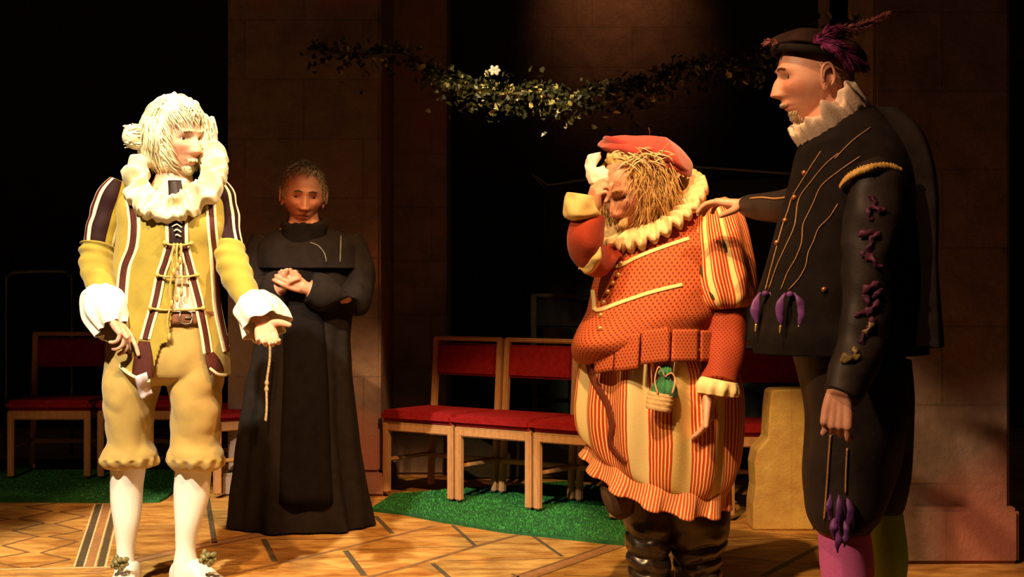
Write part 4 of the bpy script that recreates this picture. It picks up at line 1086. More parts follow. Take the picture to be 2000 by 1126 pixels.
# breeches with panes and fine stripes
def uof(x, c=1290, a=157): return .5+math.asin(max(-1, min(1, (x-c)/a)))/(2*PI)
stops = [(0, None), (uof(1134), (.82, .66, .34)), (uof(1144), None), (uof(1216), (.82, .68, .36)), (uof(1249), None), (uof(1297), YEL), (uof(1332), None), (uof(1380), YEL), (uof(1408), None), (.80, YEL), (.85, None), (.92, YEL), (.96, None)]
M_STR = u_ramp_mat('striped_breeches', stops, (150, REDL, CR2, .36))
M_STR2 = u_ramp_mat('striped_frill', [(0, None)], (150, (.55, .10, .04), CR2, .34))
def KT(x0, y0, x1, y1, dy=0, b=.2, fwd=0):
    d = D+dy; a_, c_ = P(x0, y0, d), P(x1, y1, d); return ((a_+c_)/2, (c_-a_)/2, Y*b+Z*fwd)
bk3 = [KT(1175, 664, 1398, 664, 0, .20), KT(1146, 690, 1420, 690, 0, .235), KT(1136, 730, 1440, 735, 0, .255), KT(1130, 790, 1446, 800, 0, .262), KT(1132, 830, 1445, 862, 0, .26, .01), KT(1138, 852, 1440, 910, 0, .25, .04), KT(1150, 864, 1428, 940, -.01, .225, .065), KT(1165, 874, 1415, 950, -.01, .20, .07)]
def puff(u, v, p): return .016*math.sin(u*6.283*12+1.1)*math.sin(PI*min(1, v*1.1))+.006*noise.noise(V((p.x*9, p.y*9, p.z*4)))
bm3 = loft(bk3, n=200, sub=9, disp=puff); make('striped_breeches', bm3, M_STR, r3); bb = bm3.bvh()
fk = [KT(1152, 858, 1428, 930, -.01, .222, .068), KT(1146, 876, 1426, 950, -.01, .235, .075), KT(1136, 892, 1424, 974, -.01, .25, .082)]
fm_ = loft(fk, n=300, sub=5, cap=(False, False), disp=lambda u, v, p: v*(.016*math.copysign(abs(math.sin(u*6.283*13+.6))**.5, math.sin(u*6.283*13+.6))-.004))
make('hem_frill', fm_, M_STR2, r3, mods=[('SOLIDIFY', dict(thickness=.005))], label='striped pleated frill round the hem')
cdm = M(); cdm.add(band(bb, [(1158, 676, 5), (1152, 712, 5.5), (1166, 752, 6), (1187, 790, 6), (1196, 830, 6), (1194, 868, 5), (1222, 902, 4)], .006, .006)); make('dark_ribbon', cdm, cloth('rust_ribbon', (.14, .025, .010), .7, .2, 30), r3)
# sleeves
sl = [KT(1366, 398, 1416, 384, .04, .05), KT(1350, 424, 1440, 400, .02, .10), KT(1338, 462, 1456, 438, -.02, .125), KT(1330, 505, 1467, 490, -.05, .14), KT(1322, 548, 1476, 540, -.07, .15), KT(1328, 580, 1474, 576, -.09, .14), KT(1342, 600, 1462, 596, -.10, .115), KT(1364, 606, 1445, 600, -.11, .075)]
def us(x): return .5+math.asin(max(-1, min(1, (x-1399)/74)))/(2*PI)
ss = [(0, None), (us(1367), YEL), (us(1376), None), (us(1413), YEL), (us(1422), None), (.74, YEL), (.77, None)]
M_SLV = u_ramp_mat('striped_sleeve', ss, (72, (.46, .045, .010), CR2, .28))
sm = loft(sl, n=140, sub=8, disp=lambda u, v, p: .006*math.sin(u*6.283*9)*math.sin(PI*v)); sm.uv = [[(a-.11*(b-.5), b) for a, b in q] for q in sm.uv]
make('puffed_sleeve', sm, M_SLV, r3); sbv = sm.bvh()
for pl in ([(1360, 505, 1.5), (1367, 522, 3.5), (1372, 540, 1.2)], [(1411, 468, 1.2), (1415, 480, 3), (1418, 492, 1.2)], [(1386, 570, 1), (1391, 578, 3), (1395, 584, 1)]): make('sleeve_slit', band(sbv, pl, .003, .002, nw=3), cloth('slit_dark', (.05, .03, .01), .8, .2, 30), r3)
ls = limbkeys(D, [(1410, 586, -.10, 42), (1414, 612, -.11, 46), (1413, 650, -.14, 45), (1409, 690, -.17, 42), (1405, 725, -.20, 39), (1402, 750, -.22, 37)])
make('lower_sleeve', loft(ls, n=56, sub=8, disp=wrinkle(.012, 13, 13, 13, 4)), M_REDDOT, r3)
cf = loft(limbkeys(D, [(1404, 740, -.22, 37), (1402, 750, -.22, 42), (1399, 762, -.225, 44), (1398, 770, -.225, 40)]), n=90, sub=5, disp=lambda u, v, p: .007*math.sin(u*6.283*10)*v)
make('frilled_cuff', cf, M_CR2, r3, label='cream frilled cuff')
# raised arm: red sleeve, yellow puff at the elbow, yellow cuff
rs = limbkeys(D, [(1196, 500, -.10, 26), (1172, 508, -.17, 30), (1148, 496, -.235, 33), (1144, 470, -.26, 36), (1148, 440, -.27, 34), (1155, 416, -.27, 29)])
make('raised_sleeve', loft(rs, n=56, sub=8, disp=wrinkle(.006, 14, 14, 14)), M_REDS, r3)
yp = limbkeys(D, [(1128, 524, -.18, 4), (1138, 526, -.18, 11), (1150, 516, -.19, 16), (1161, 500, -.21, 13), (1168, 482, -.22, 4)])
yp = [(c+V((0, -.07, 0)), a*1.0, b_*.9) for c, a, b_ in yp]
make('elbow_puff', loft(yp, n=48, sub=7, disp=wrinkle(.008, 25, 25, 25)), M_YLW, r3, label='yellow silk puff at the elbow')
ycf = [KT(1118, 432, 1172, 424, -.29, .035), KT(1102, 424, 1176, 418, -.29, .05), KT(1100, 404, 1172, 404, -.29, .055), KT(1104, 386, 1168, 392, -.29, .056), KT(1108, 376, 1166, 386, -.29, .058)]
make('turned_cuff', loft(ycf, n=64, sub=6, cap=(True, False), disp=wrinkle(.009, 22, 22, 22, 6)), M_YLW, r3, mods=[('SOLIDIFY', dict(thickness=.004))], label='wide yellow turned-back cuff')
# ruff
Cr = P(1278, 412, D-.01)
rf = ruff(Cr, V((.176, .03, .108)), V((.024, -.168, -.074)), V((-.30, -.42, .80)), N=27, r0=.44, amp=.017, gap=.024, seed=3, rows=9, soft=.35, dome=.004, per=10)
make('ruff', rf, cloth('old_cream_lace', (.78, .60, .34), .8, .18, 60), r3, label='tilted cream pleated ruff')
# boots
M_BOOT = cloth('black_boot_leather', (.030, .020, .016), .30, .5, 12, bump=.15, spec=.7)
M_BOOTI = cloth('boot_top_suede', (.085, .05, .032), .75, .3, 20)
bl = [KT(1182, 928, 1296, 935, -.02, .10), KT(1200, 962, 1300, 968, -.03, .095), KT(1212, 1000, 1312, 1000, -.03, .09), KT(1222, 1035, 1312, 1035, -.03, .088), KT(1225, 1070, 1306, 1070, -.03, .075), KT(1228, 1100, 1306, 1100, -.03, .07), KT(1232, 1135, 1310, 1135, -.03, .075), KT(1232, 1165, 1312, 1165, -.03, .08)]
brr = [KT(1266, 950, 1424, 955, .02, .12), KT(1268, 985, 1426, 990, .02, .12), KT(1284, 1020, 1426, 1020, .01, .11), KT(1304, 1050, 1420, 1048, .01, .10), KT(1316, 1078, 1412, 1078, 0, .085), KT(1320, 1105, 1406, 1105, 0, .08), KT(1324, 1135, 1404, 1135, 0, .08), KT(1324, 1165, 1406, 1165, 0, .08)]
def slouch(sd):
    def f(u, v, p):
        w = sstep(.28, .5, v); ph = v*42+1.8*math.sin(u*6.283+sd)+2.5*noise.noise(V((math.cos(u*6.28), math.sin(u*6.28), v*2+sd)))
        return w*(.013*(abs(math.sin(ph*.5))**.7-.45)+.006*noise.noise(p*28))+.006*noise.noise(p*9)
    return f
for q, sd in ((bl, .3), (brr, 2.2)): make('boot', loft(q, n=90, sub=14, disp=slouch(sd)), M_BOOT, r3)
flp = loft(limbkeys(D, [(1200, 930, -.08, 20), (1199, 945, -.10, 26), (1204, 968, -.11, 29), (1213, 990, -.11, 26), (1222, 1008, -.10, 14)], .55), n=48, sub=6, disp=wrinkle(.004, 14, 14, 14))
make('boot_top', flp, M_BOOTI, r3, label='brownish turned-down boot top')
for x, y in ((-.02, -.14), (.035, -.12)):
    pass
fa3 = P(1268, 1180, D-.03); fb3 = P(1366, 1180, D)
for f_, tx_ in ((fa3, -.05), (fb3, .01)): make('boot_foot', shoe(D, (f_.x+.0, f_.y+.08), (f_.x+tx_, f_.y-.22), .055, .10), M_BOOT, r3)
# body with head and both hands
W3 = P(1156, 424, D-.285); W4 = P(1390, 764, D-.235)
B3 = M(); B3.add(head_mesh(Mh3, o3)); B3.add(loft([(P(1258, 395, D+.0), X*.068, Y*.07), (P(1275, 425, D+.03), X*.08, Y*.08), (P(1290, 450, D+.03), X*.13, Y*.10)], n=28, sub=4))
B3.add(loft(shrink(dk[1:], .86), n=48, sub=3)); B3.add(loft(shrink(bk3[:5], .8), n=48, sub=3))
for q in (bl, brr): B3.add(loft([(c, a*.7, b_*.7) for c, a, b_ in [q[0]]+q[1:-1]], n=28, sub=2))
B3.add(loft([(c+Z*.30, a*.8, b_*.8) for c, a, b_ in (bl[0], )]+[(bl[1][0], bl[1][1]*.7, bl[1][2]*.7)], n=28, sub=2)); B3.add(loft([(c+Z*.30, a*.8, b_*.8) for c, a, b_ in (brr[0], )]+[(brr[1][0], brr[1][1]*.7, brr[1][2]*.7)], n=28, sub=2))
for q in (sl, ls, rs): B3.add(loft(shrink(q, .7), n=28, sub=4))
B3.add(rounded([rs[-2][0], rs[-1][0], W3], [.034, .032, .028], n=16)); B3.add(rounded([ls[-2][0], ls[-1][0], W4], [.034, .03, .026], n=16))
B3.add(hand(W3, (.16, -.22, .95), (.95, .25, -.1), 1, [(42, 75, 45), (52, 80, 50), (60, 82, 50), (66, 82, 50)], .02, 1.0, thumb_dir=(.62, .15, .70)))
B3.add(hand(W4, (-.15, -.10, -1), (-.85, .4, .1), -1, [(14, 20, 12), (16, 22, 12), (18, 24, 14), (22, 26, 14)], -.01, 1.0, thumb_dir=(-.1, -.55, -.85)))
b3 = body(r3, B3, MAT['skin_ruddy'], [Mh3]); eyes(Mh3, r3, MAT['iris_dark'], b3)
# white cloth held to the eye: top-level, held thing
hc = P(1172, 352, D-.215); wm = M(); n_ = 40
kk = [(P(1163, 299, D-.22), V((.020, 0, .004)), Y*.012), (P(1157, 309, D-.22), V((.022, 0, .0)), Y*.02), (P(1154, 324, D-.225), V((.018, 0, -.004)), Y*.024), (P(1163, 337, D-.235), V((.026, 0, .022)), Y*.026), (P(1173, 346, D-.24), V((.020, 0, .026)), Y*.026), (P(1182, 355, D-.24), V((.012, 0, .026)), Y*.022), (P(1187, 364, D-.235), V((.006, 0, .010)), Y*.012)]
wm = loft(kk, n=40, sub=7, disp=wrinkle(.009, 45, 45, 45))
o = make('white_handkerchief', wm, M_WHT, org=hc, smooth=True)
tag(o, 'small crumpled white cloth pressed to the eye by the person in the red cap', 'handkerchief')
# cap
M_CAP = cloth('red_felt', (.42, .045, .035), .75, .22, 14, sheen=.5); M_CAPD = cloth('red_felt_brim', (.33, .022, .022), .8, .2, 20, sheen=.4)
Tc = Matrix.Translation(P(1265, 303, D-.01))@Matrix.Rotation(math.radians(12), 4, 'Y')@Matrix.Rotation(math.radians(8), 4, 'X')
cm = M(); n_, nv = 90, 26
for i in range(nv+1):
    a = -PI/2+PI*i/nv
    for j in range(n_):
        t = 2*PI*j/n_; r = math.cos(a); x = .168*r*math.cos(t); y = .125*r*math.sin(t); z = (.060 if a > 0 else .022)*math.sin(a)
        if a > 0: z += .018*math.exp(-((x-.02)/.05)**2)*max(0, r)**0.3; x += .01*math.sin(a)
        k = 1+.10*noise.noise(V((math.cos(t)*1.6, math.sin(t)*1.6, a)))
        z += .008*math.sin(3*t+1)*r*r*(1 if a > 0 else .4)+.006*noise.noise(V((x*20, y*20, z*20)))
        if x > .09: z -= (x-.09)*.35
        cm.v.append(Tc@V((x*k, y*k, z)))
for i in range(nv):
    for j in range(n_):
        k = (j+1) % n_; cm.face((i*n_+j, i*n_+k, (i+1)*n_+k, (i+1)*n_+j))
cap = make('cap', cm, M_CAP, r3, label='floppy faded red felt cap')
bm_ = M(); pts = []
for i in range(49):
    t = 2*PI*i/48; rr = 1; pts.append(Tc@V((.150*math.cos(t)*rr, .118*math.sin(t), -.004+.010*math.sin(2*t+.6)+(.015 if math.cos(t) < -.5 else 0)-max(0, .150*math.cos(t)-.09)*.4)))
bm_.add(loft([(p, (p-Tc@V((0, 0, 0))).normalized()*.010, Z*.017) for p in pts], n=14, sub=2)); make('cap_brim', bm_, M_CAPD, r3, parent=cap)
# hair, wisps over the cap, moustache, brows
M_STRAW = cloth('straw_hair', (.62, .38, .15), .55, .35, 50, spec=.4)
def hl3(az, el):
    a = abs(az); w = ((a/62)**4+(max(0, el+2)/48)**3)-1
    if a < 60: w = min(w, (el-56)/10)
    if el < -52: w = min(w, (el+66)/14)
    return min(1, w*1.4)
hm = hair_shell(Mh3, o3, hl3, .018, .014, 30); rnd = random.Random(21)
for _ in range(1700):
    az, el = rnd.uniform(-180, 180), rnd.uniform(-48, 40); w = hl3(az, el)
    if w < .08 or abs(az) < 58: continue
    p, nr = on_head(Mh3, o3, az, el, .010*min(1, w)); d = V((-.15, -.1, -1)); d = d-nr*d.dot(nr)
    strand(hm, p, d+nr*rnd.uniform(.3, .9)+V((rnd.uniform(-.4, .5), 0, 0)), rnd.uniform(.06, .12), rnd.uniform(.0018, .0034), -nr*.7+V((rnd.uniform(-.5, .4), -.2, -.5)), wig=.55)
for _ in range(330):
    p = P(1272+rnd.uniform(-26, 44), 336+rnd.uniform(-20, 34), D-.10+rnd.uniform(-.03, .04))
    strand(hm, p, V((rnd.uniform(-.2, .6), -.3, -1)), rnd.uniform(.07, .13), .0030, V((rnd.uniform(-.5, .3), .4, -.3)), wig=.5)
make('hair', hm, M_STRAW, r3, label='long straggly straw-blond hair')
wp = M()
for _ in range(34):
    p = P(rnd.uniform(1205, 1300), rnd.uniform(292, 318), D-.135); p.z += .0
    strand(wp, p, V((rnd.uniform(-.9, -.2) if rnd.random() < .4 else rnd.uniform(.1, .9), -.25, rnd.uniform(-.1, .7))), rnd.uniform(.03, .075), .0036, V((.1, .2, -.9)), wig=.3)
for _ in range(26):
    p = P(rnd.uniform(1215, 1290), rnd.uniform(296, 310), D-.135)
    strand(wp, p, V((1, -.1, -.15)), rnd.uniform(.05, .09), .0034, V((.0, .2, -1.1)), wig=.3)
make('feather_trim', wp, cloth('pale_feather', (.78, .62, .36), .7, .15, 50), r3, parent=cap, label='pale straw-coloured feathers over the cap edge')
mo = beard(Mh3, o3, 420, lambda r: (r.choice((-1, 1))*r.uniform(2, 26), r.uniform(-36, -31)), .028, .0018, 5, .7)
make('moustache', mo, cloth('cream_moustache', (.75, .52, .26), .6, .15, 60), r3)
brows(Mh3, o3, 12, M_STRAW, r3)
# pouch at the waist
po = thing('drawstring_pouch', P(1293, 760, D-.29), 'small green drawstring pouch with a straw-coloured base, hanging on the striped breeches', 'pouch')
gk = [(P(1301, 712, D-.275), X*.012, Y*.01), (P(1299, 726, D-.285), X*.020, Y*.016), (P(1298, 736, D-.29), X*.013, Y*.012), (P(1297, 750, D-.295), X*.034, Y*.022), (P(1296, 766, D-.30), X*.043, Y*.028), (P(1295, 776, D-.30), X*.042, Y*.028)]
make('green_bag', loft(gk, n=48, sub=6, disp=lambda u, v, p: .003*math.sin(u*6.283*11)), cloth('green_velvet', (.02, .16, .05), .7, .5, 40, sheen=.4), po)
sk_ = [KT(1266, 762, 1318, 772, -.30, .032), KT(1263, 778, 1315, 786, -.30, .033), KT(1261, 796, 1309, 806, -.30, .030)]
make('straw_base', loft(sk_, n=40, sub=7, pw=.8, disp=lambda u, v, p: .0015*math.sin(v*60)), cloth('straw', (.66, .44, .22), .75, .2, 90), po)
dc = M()
for a in (-1, 1): dc.add(tube([P(1299, 736, D-.31), P(1299+a*12, 722+6*a, D-.31), P(1299+a*20, 742, D-.315), P(1299+a*14, 768, D-.335)], .003, n=6))
dc.add(tube([P(1300, 700, D-.262), P(1301, 720, D-.28), P(1299, 737, D-.30)], .0045, n=6)); make('drawstring', dc, cloth('pink_cord', (.60, .30, .18), .6, .2, 80), po)

# ============================================================ PERSON 4: black doublet, feathered black hat
D = 3.9
r4 = thing('person', V((P(1665, 600, D).x, D, 0)), 'tall person in profile in black doublet and feathered hat, one pink and one green stocking', 'person')
M_B4 = cloth('black_velvet', (.012, .009, .008), .9, .3, 20, spec=.08); M_B4L = cloth('black_silk', (.020, .014, .012), .55, .4, 14, spec=.25)
M_GC = cloth('antique_gold_cord', (.42, .22, .08), .5, .25, 150, spec=.5); M_PUR = cloth('purple_ribbon', (.13, .04, .20), .5, .4, 30, spec=.4)
M_MAG = cloth('dull_magenta', (.075, .016, .045), .6, .6, 30, spec=.3)
Mh4 = head_matrix(P(1593, 151, D-.0), -90, 3, 0, 1.06); o4 = dict(nose=1.08)
tk = [K(D, 1590, 1715, 214, .02, .09), K(D, 1580, 1740, 240, .02, .14), K(D, 1563, 1766, 280, .01, .19), K(D, 1552, 1786, 320, 0, .21), K(D, 1538, 1798, 380, 0, .22), K(D, 1520, 1800, 440, 0, .22), K(D, 1503, 1798, 500, 0, .21),
      K(D, 1486, 1800, 560, 0, .20), K(D, 1470, 1806, 620, 0, .20), K(D, 1466, 1810, 650, 0, .21), K(D, 1474, 1812, 690, 0, .21)]
tm = loft(tk, n=110, sub=8, disp=wrinkle(.010, 7, 7, 7, 2)); make('doublet', tm, M_B4, r4); tb = tm.bvh()
gl = M()
for pl in ([(1604, 296), (1585, 325), (1562, 362), (1548, 386), (1540, 412), (1529, 442), (1516, 490), (1504, 535), (1496, 566)],
           [(1638, 300), (1612, 322), (1585, 355), (1561, 390), (1553, 440), (1535, 482), (1518, 520), (1503, 564)],
           [(1680, 306), (1645, 330), (1606, 362), (1590, 395), (1580, 416), (1569, 440), (1566, 475), (1552, 510), (1540, 530), (1526, 566)],
           [(1637, 398), (1620, 425), (1600, 445), (1590, 470), (1579, 494), (1574, 520), (1560, 545), (1541, 566)],
           [(1700, 250), (1672, 270), (1650, 290), (1632, 310)]):
    gl.add(cord(tb, pl, .0019, .002))
make('gold_cord', gl, M_GC, r4)
for x, y in ((1567, 338), (1548, 386), (1530, 431), (1514, 474), (1604, 565)):
    h, nr = hit(tb, x+6, y, .004)
    if h is not None: make('button', ball(h, .0075, 12), cloth('copper_button', (.55, .22, .08), .35, .2, 20, metal=.7, spec=.6), r4)
# ribbon bows with gilt tags at the waist
for bx, sgn in ((1500, 1), (1546, 1)):
    bw = M(); tg = M(); h, nr = hit(tb, bx, 572, .01)
    if h is None: continue
    for k in (-1, 1):
        q = h+V((k*.012, -.004, 0)); bw.add(loft([(q, X*.003, Y*.004), (q+V((k*.014, -.01, -.022)), X*.010, Y*.005), (q+V((k*.017, -.012, -.055)), X*.012, Y*.005), (q+V((k*.012, -.010, -.085)), X*.003, Y*.003)], n=16, sub=5, disp=wrinkle(.003, 60, 60, 60)))
        tg.add(rounded([q+V((k*.012-.002, -.011, -.088)), q+V((k*.012-.004, -.011, -.105))], [.0036, .002], n=8))
    bw.add(ball(h+V((0, -.006, -.004)), (.010, .008, .009), 10))
    w_ = make('ribbon_bow', bw, M_PUR, r4, label='purple ribbon bow'); make('ribbon_tag', tg, MGB, r4, parent=w_, label='gilt ribbon tags')
# cape behind the shoulders
ck4 = [K(D, 1690, 1752, 216, .03, .10), K(D, 1706, 1782, 262, .04, .20), K(D, 1720, 1800, 320, .04, .235), K(D, 1730, 1808, 400, .05, .25), K(D, 1732, 1806, 520, .05, .25), K(D, 1730, 1814, 620, .05, .25), K(D, 1728, 1818, 672, .05, .25)]
make('short_cape', loft(ck4, n=70, sub=7, disp=lambda u, v, p: .010*math.sin(u*6.283*8)*v), M_B4, r4)
# near arm
na = limbkeys(D, [(1716, 322, -.18, 30), (1712, 345, -.20, 50), (1706, 400, -.21, 56), (1700, 470, -.22, 56), (1697, 540, -.22, 53), (1692, 610, -.23, 50), (1680, 680, -.25, 47), (1662, 730, -.28, 45), (1642, 772, -.30, 38)], .85)
nm_ = loft(na, n=72, sub=9, disp=wrinkle(.010, 10, 10, 16, 8)); make('sleeve', nm_, M_B4L, r4); nb = nm_.bvh()
M_OGS = cloth('old_gold_silk', (.20, .14, .05), .5, .4, 50); rnd = random.Random(4)
PM = [(1706, 392), (1698, 418), (1712, 408), (1694, 455), (1708, 462), (1700, 478), (1690, 500), (1706, 508), (1700, 560), (1712, 572), (1694, 590), (1702, 600), (1680, 612), (1696, 640), (1684, 662), (1670, 690), (1660, 700), (1700, 632)]
for i, (x, y) in enumerate(PM):
    h, nr = hit(nb, x, y, .004)
    if h is None: continue
    a = rnd.uniform(0, 3.1); R_ = Matrix.Rotation(a, 4, 'Y'); S_ = rnd.uniform(.7, 1.15)
    make('silk_puff', xf(loft([(V((-.024, 0, 0)), Z*.002, Y*.003), (V((-.012, 0, .003)), Z*.010, Y*.006), (V((0, -.004, 0)), Z*.005, Y*.006), (V((.012, 0, -.002)), Z*.011, Y*.006), (V((.024, 0, .002)), Z*.003, Y*.003)], n=14, sub=4, disp=wrinkle(.006, 60, 60, 60, i)), Matrix.Translation(h)@R_@Matrix.Scale(S_, 4)), M_OGS if i in (13, 15, 16) else M_MAG, r4)
ep = []
for x, y in ((1640, 364), (1652, 350), (1672, 337), (1695, 329), (1722, 325), (1745, 328), (1760, 333)):
    h, nr = hit(nb, x, max(y, 333), .0); ep.append(P(x, y, D-.27+.0008*abs(x-1700)))
em = loft([(p, V((0, -.012, 0)), Z*(.006 if i in (0, 6) else .011)) for i, p in enumerate(ep)], n=20, sub=8, disp=lambda u, v, p: .0022*math.sin(v*130))
make('shoulder_roll', em, cloth('gold_braid', (.55, .33, .07), .5, .3, 120, spec=.5), r4, label='gold braided roll on the shoulder')
# far arm laid on the companion's shoulder
Sh = V((P(1590, 350, 4.02).x, 4.02, P(1590, 350, 4.02).z)); Wr = P(1458, 398, 4.50)
fkeys = []
far_arm = [P(1612, 372, 3.98), P(1575, 392, 4.10), P(1535, 402, 4.22), P(1495, 404, 4.36), P(1464, 402, 4.47)]
fm4 = rounded(far_arm, [.062, .056, .050, .044, .036], n=36, sub=7); make('sleeve', fm4, M_B4L, r4); fb = fm4.bvh()
fc4 = M(); fc4.add(cord(fb, [(1466, 388), (1490, 386), (1515, 388), (1548, 384)], .003, .002)); make('cuff_piping', fc4, M_GC, r4)
# breeches
b4k = [K(D, 1545, 1765, 672, 0, .17), K(D, 1560, 1768, 720, 0, .175), K(D, 1568, 1770, 780, 0, .17), K(D, 1574, 1768, 860, 0, .155), K(D, 1573, 1745, 940, 0, .14), K(D, 1578, 1722, 1000, -.01, .12), K(D, 1590, 1700, 1028, -.02, .10), K(D, 1598, 1694, 1036, -.02, .09)]
b4m = loft(b4k, n=72, sub=8, disp=wrinkle(.014, 9, 9, 6, 1)); 
b5k = [K(D, 1640, 1775, 700, .10, .13), K(D, 1645, 1780, 800, .12, .13), K(D, 1655, 1780, 900, .14, .12), K(D, 1668, 1770, 970, .15, .10), K(D, 1676, 1762, 998, .15, .085)]
b4m.add(loft(b5k, n=60, sub=7, disp=wrinkle(.012, 9, 9, 6, 5))); bo4 = make('breeches', b4m, M_B4L, r4)
q = bo4.modifiers.new('r', 'REMESH'); q.mode = 'VOXEL'; q.voxel_size = .006; q.use_smooth_shade = True
q = bo4.modifiers.new('s', 'SMOOTH'); q.iterations = 3
b4b = b4m.bvh(); g4 = M()
g4.add(cord(b4b, [(1624, 848), (1620, 900), (1616, 960), (1612, 1014)], .0032, .005)); g4.add(cord(b4b, [(1655, 874), (1653, 920), (1652, 962)], .0028, .005)); make('gold_cord', g4, M_GC, r4)
h, nr = hit(b4b, 1640, 985, .012); kb = M()
for dx, dz, l, w_ in ((-.022, .03, .07, .010), (.0, .03, .085, .010), (.022, .02, .08, .012), (-.012, -.03, .06, .009), (.014, -.035, .075, .009), (-.004, -.04, .085, .008)):
    q = h+V((dx, -.008, dz)); kb.add(loft([(q, X*.002, Y*.003), (q+V((dx*.3, -.012, -l*.35)), X*w_, Y*.006), (q+V((dx*.2, -.010, -l*.7)), X*w_*.9, Y*.005), (q+V((0, 0, -l)), X*.002, Y*.003)], n=14, sub=5, disp=wrinkle(.005, 50, 50, 50)))
make('knee_bow', kb, M_PUR, r4, label='dark purple ribbon bow at the knee')
gt4 = loft([K(D, 1600, 1693, 1026, -.02, .088), K(D, 1601, 1696, 1040, -.02, .086)], n=48, sub=3); make('garter', gt4, cloth('crimson_garter', (.30, .02, .04), .6, .2, 40), r4)
mg = [K(D, 1600, 1692, 1015, -.02, .078), K(D, 1599, 1700, 1050, -.01, .080), K(D, 1602, 1706, 1100, 0, .078), K(D, 1610, 1702, 1160, 0, .068), K(D, 1622, 1688, 1220, 0, .050), K(D, 1628, 1682, 1260, 0, .042), K(D, 1622, 1690, 1310, 0, .048)]
make('pink_stocking', loft(mg, n=56, sub=8, disp=wrinkle(.002, 10, 10, 10)), cloth('pink_magenta_knit', (.74, .17, .52), .75, .08, 120), r4, label='magenta pink stocking')
gg = [K(D, 1682, 1758, 975, .15, .070), K(D, 1686, 1766, 1030, .16, .074), K(D, 1690, 1772, 1090, .16, .072), K(D, 1698, 1765, 1150, .16, .060), K(D, 1706, 1752, 1220, .16, .042), K(D, 1704, 1756, 1285, .16, .046)]
make('green_stocking', loft(gg, n=56, sub=8), cloth('lime_knit', (.34, .60, .04), .75, .08, 120), r4, label='lime green stocking')
MSB = cloth('dark_shoe', (.03, .022, .02), .4, .2, 30, spec=.5)
for x_, y_ in ((P(1655, 1300, D).x, D), (P(1730, 1280, D+.16).x, D+.16)): make('shoe', shoe(D, (x_+.07, y_), (x_-.18, y_-.03), .045, .10), MSB, r4)
# body
Wn = P(1638, 764, D-.295)
B4 = M(); B4.add(head_mesh(Mh4, o4)); B4.add(loft([(P(1612, 178, D), X*.068, Y*.062), (P(1632, 212, D+.0), X*.075, Y*.068), (P(1650, 245, D+.0), X*.12, Y*.11)], n=30, sub=4))
B4.add(loft(shrink(tk[1:], .82), n=44, sub=3)); B4.add(loft(shrink(b4k[:6], .8), n=32, sub=3)); B4.add(loft(shrink(b5k, .78), n=28, sub=3))
for q in (mg, gg): B4.add(loft(shrink(q, .85), n=28, sub=3))
B4.add(loft(shrink(na, .68), n=24, sub=4)); B4.add(rounded(far_arm, [.045, .042, .038, .034, .029], n=18)); B4.add(rounded([na[-2][0], na[-1][0], Wn], [.034, .03, .027], n=16))
B4.add(rounded([far_arm[-1], Wr], [.030, .027], n=16))
B4.add(hand(Wn, (-.10, -.12, -1), (.30, .90, -.1), 1, [(35, 50, 30), (60, 75, 40), (68, 80, 40), (74, 80, 40)], .03, 1.0, thumb_dir=(-.55, .25, -.8), thumb_curl=10))
B4.add(hand(Wr, (-.80, .40, .06), (-.05, .06, -1), 1, [(14, 22, 20), (15, 24, 20), (17, 26, 22), (20, 28, 22)], .04, 1.0, thumb_dir=(-.45, -.75, -.35)))
b4 = body(r4, B4, MAT['skin_ruddy'], [Mh4]); eyes(Mh4, r4, MAT['iris_dark'], b4, (0, 0))
# collar
col_p = [(P(1572, 282, D-.075), .034, .05), (P(1592, 256, D-.10), .036, .05), (P(1622, 228, D-.105), .033, .05), (P(1655, 208, D-.09), .030, .045), (P(1676, 194, D-.05), .028, .04), (P(1682, 190, D+.01), .028, .04), (P(1665, 205, D+.08), .03, .04), (P(1620, 240, D+.105), .034, .04), (P(1580, 275, D+.07), .036, .05), (P(1564, 290, D+.0), .036, .05), (P(1572, 282, D-.075), .034, .05)]
q4 = []
for i, (p, a, b_) in enumerate(col_p):
    q4.append((p, V((-.25, 0, 1)).normalized()*a*.95+V((-.010, 0, .0)), V((.3, -1, 0)).normalized()*.022 if i not in (4, 5, 9) else V((1, .2, 0))*.018))
Cc = P(1621, 232, D)
rf4 = ruff(Cc, V((.088, 0, .072)), V((.0, -.115, -.010)), V((-.62, -.30, .72)), N=13, r0=.66, amp=.009, gap=.085, seed=6, rows=14, soft=1.0, dome=.016, per=14)
make('ruff', rf4, cloth('white_lawn', (.74, .58, .44), .8, .10, 40), r4, mods=[('SUBSURF', dict(levels=1, render_levels=1))], label='white gathered ruff')
# goatee and cropped hair
gb4 = beard(Mh4, o4, 900, lambda r: (r.uniform(-38, 38), r.uniform(-66, -46)), .011, .0010, 8, .5)
gb4.add(beard(Mh4, o4, 240, lambda r: (r.choice((-1, 1))*r.uniform(2, 22), r.uniform(-36, -33)), .006, .0008, 9, .3))
make('beard', gb4, cloth('grey_beard', (.66, .52, .34), .6, .15, 60), r4, label='short grey goatee')
def hl4(az, el):
    a = abs(az); w = ((a-78)/25); 
    if el > 20: w = max(w, (el-46)/12)
    if el < -30: w = min(w, (el+44)/12)
    return min(1, w)
hm = M(); rnd = random.Random(19)
for _ in range(2600):
    az, el = rnd.uniform(-180, 180), rnd.uniform(-34, 60); w = hl4(az, el)
    if rnd.random() > w*1.2: continue
    p, nr = on_head(Mh4, o4, az, el, -.001); d = V((.5, 0, -.8)); d = d-nr*d.dot(nr)
    strand(hm, p, d+nr*.5, rnd.uniform(.007, .012), .0009, -nr*.3, n=3, wig=.4)
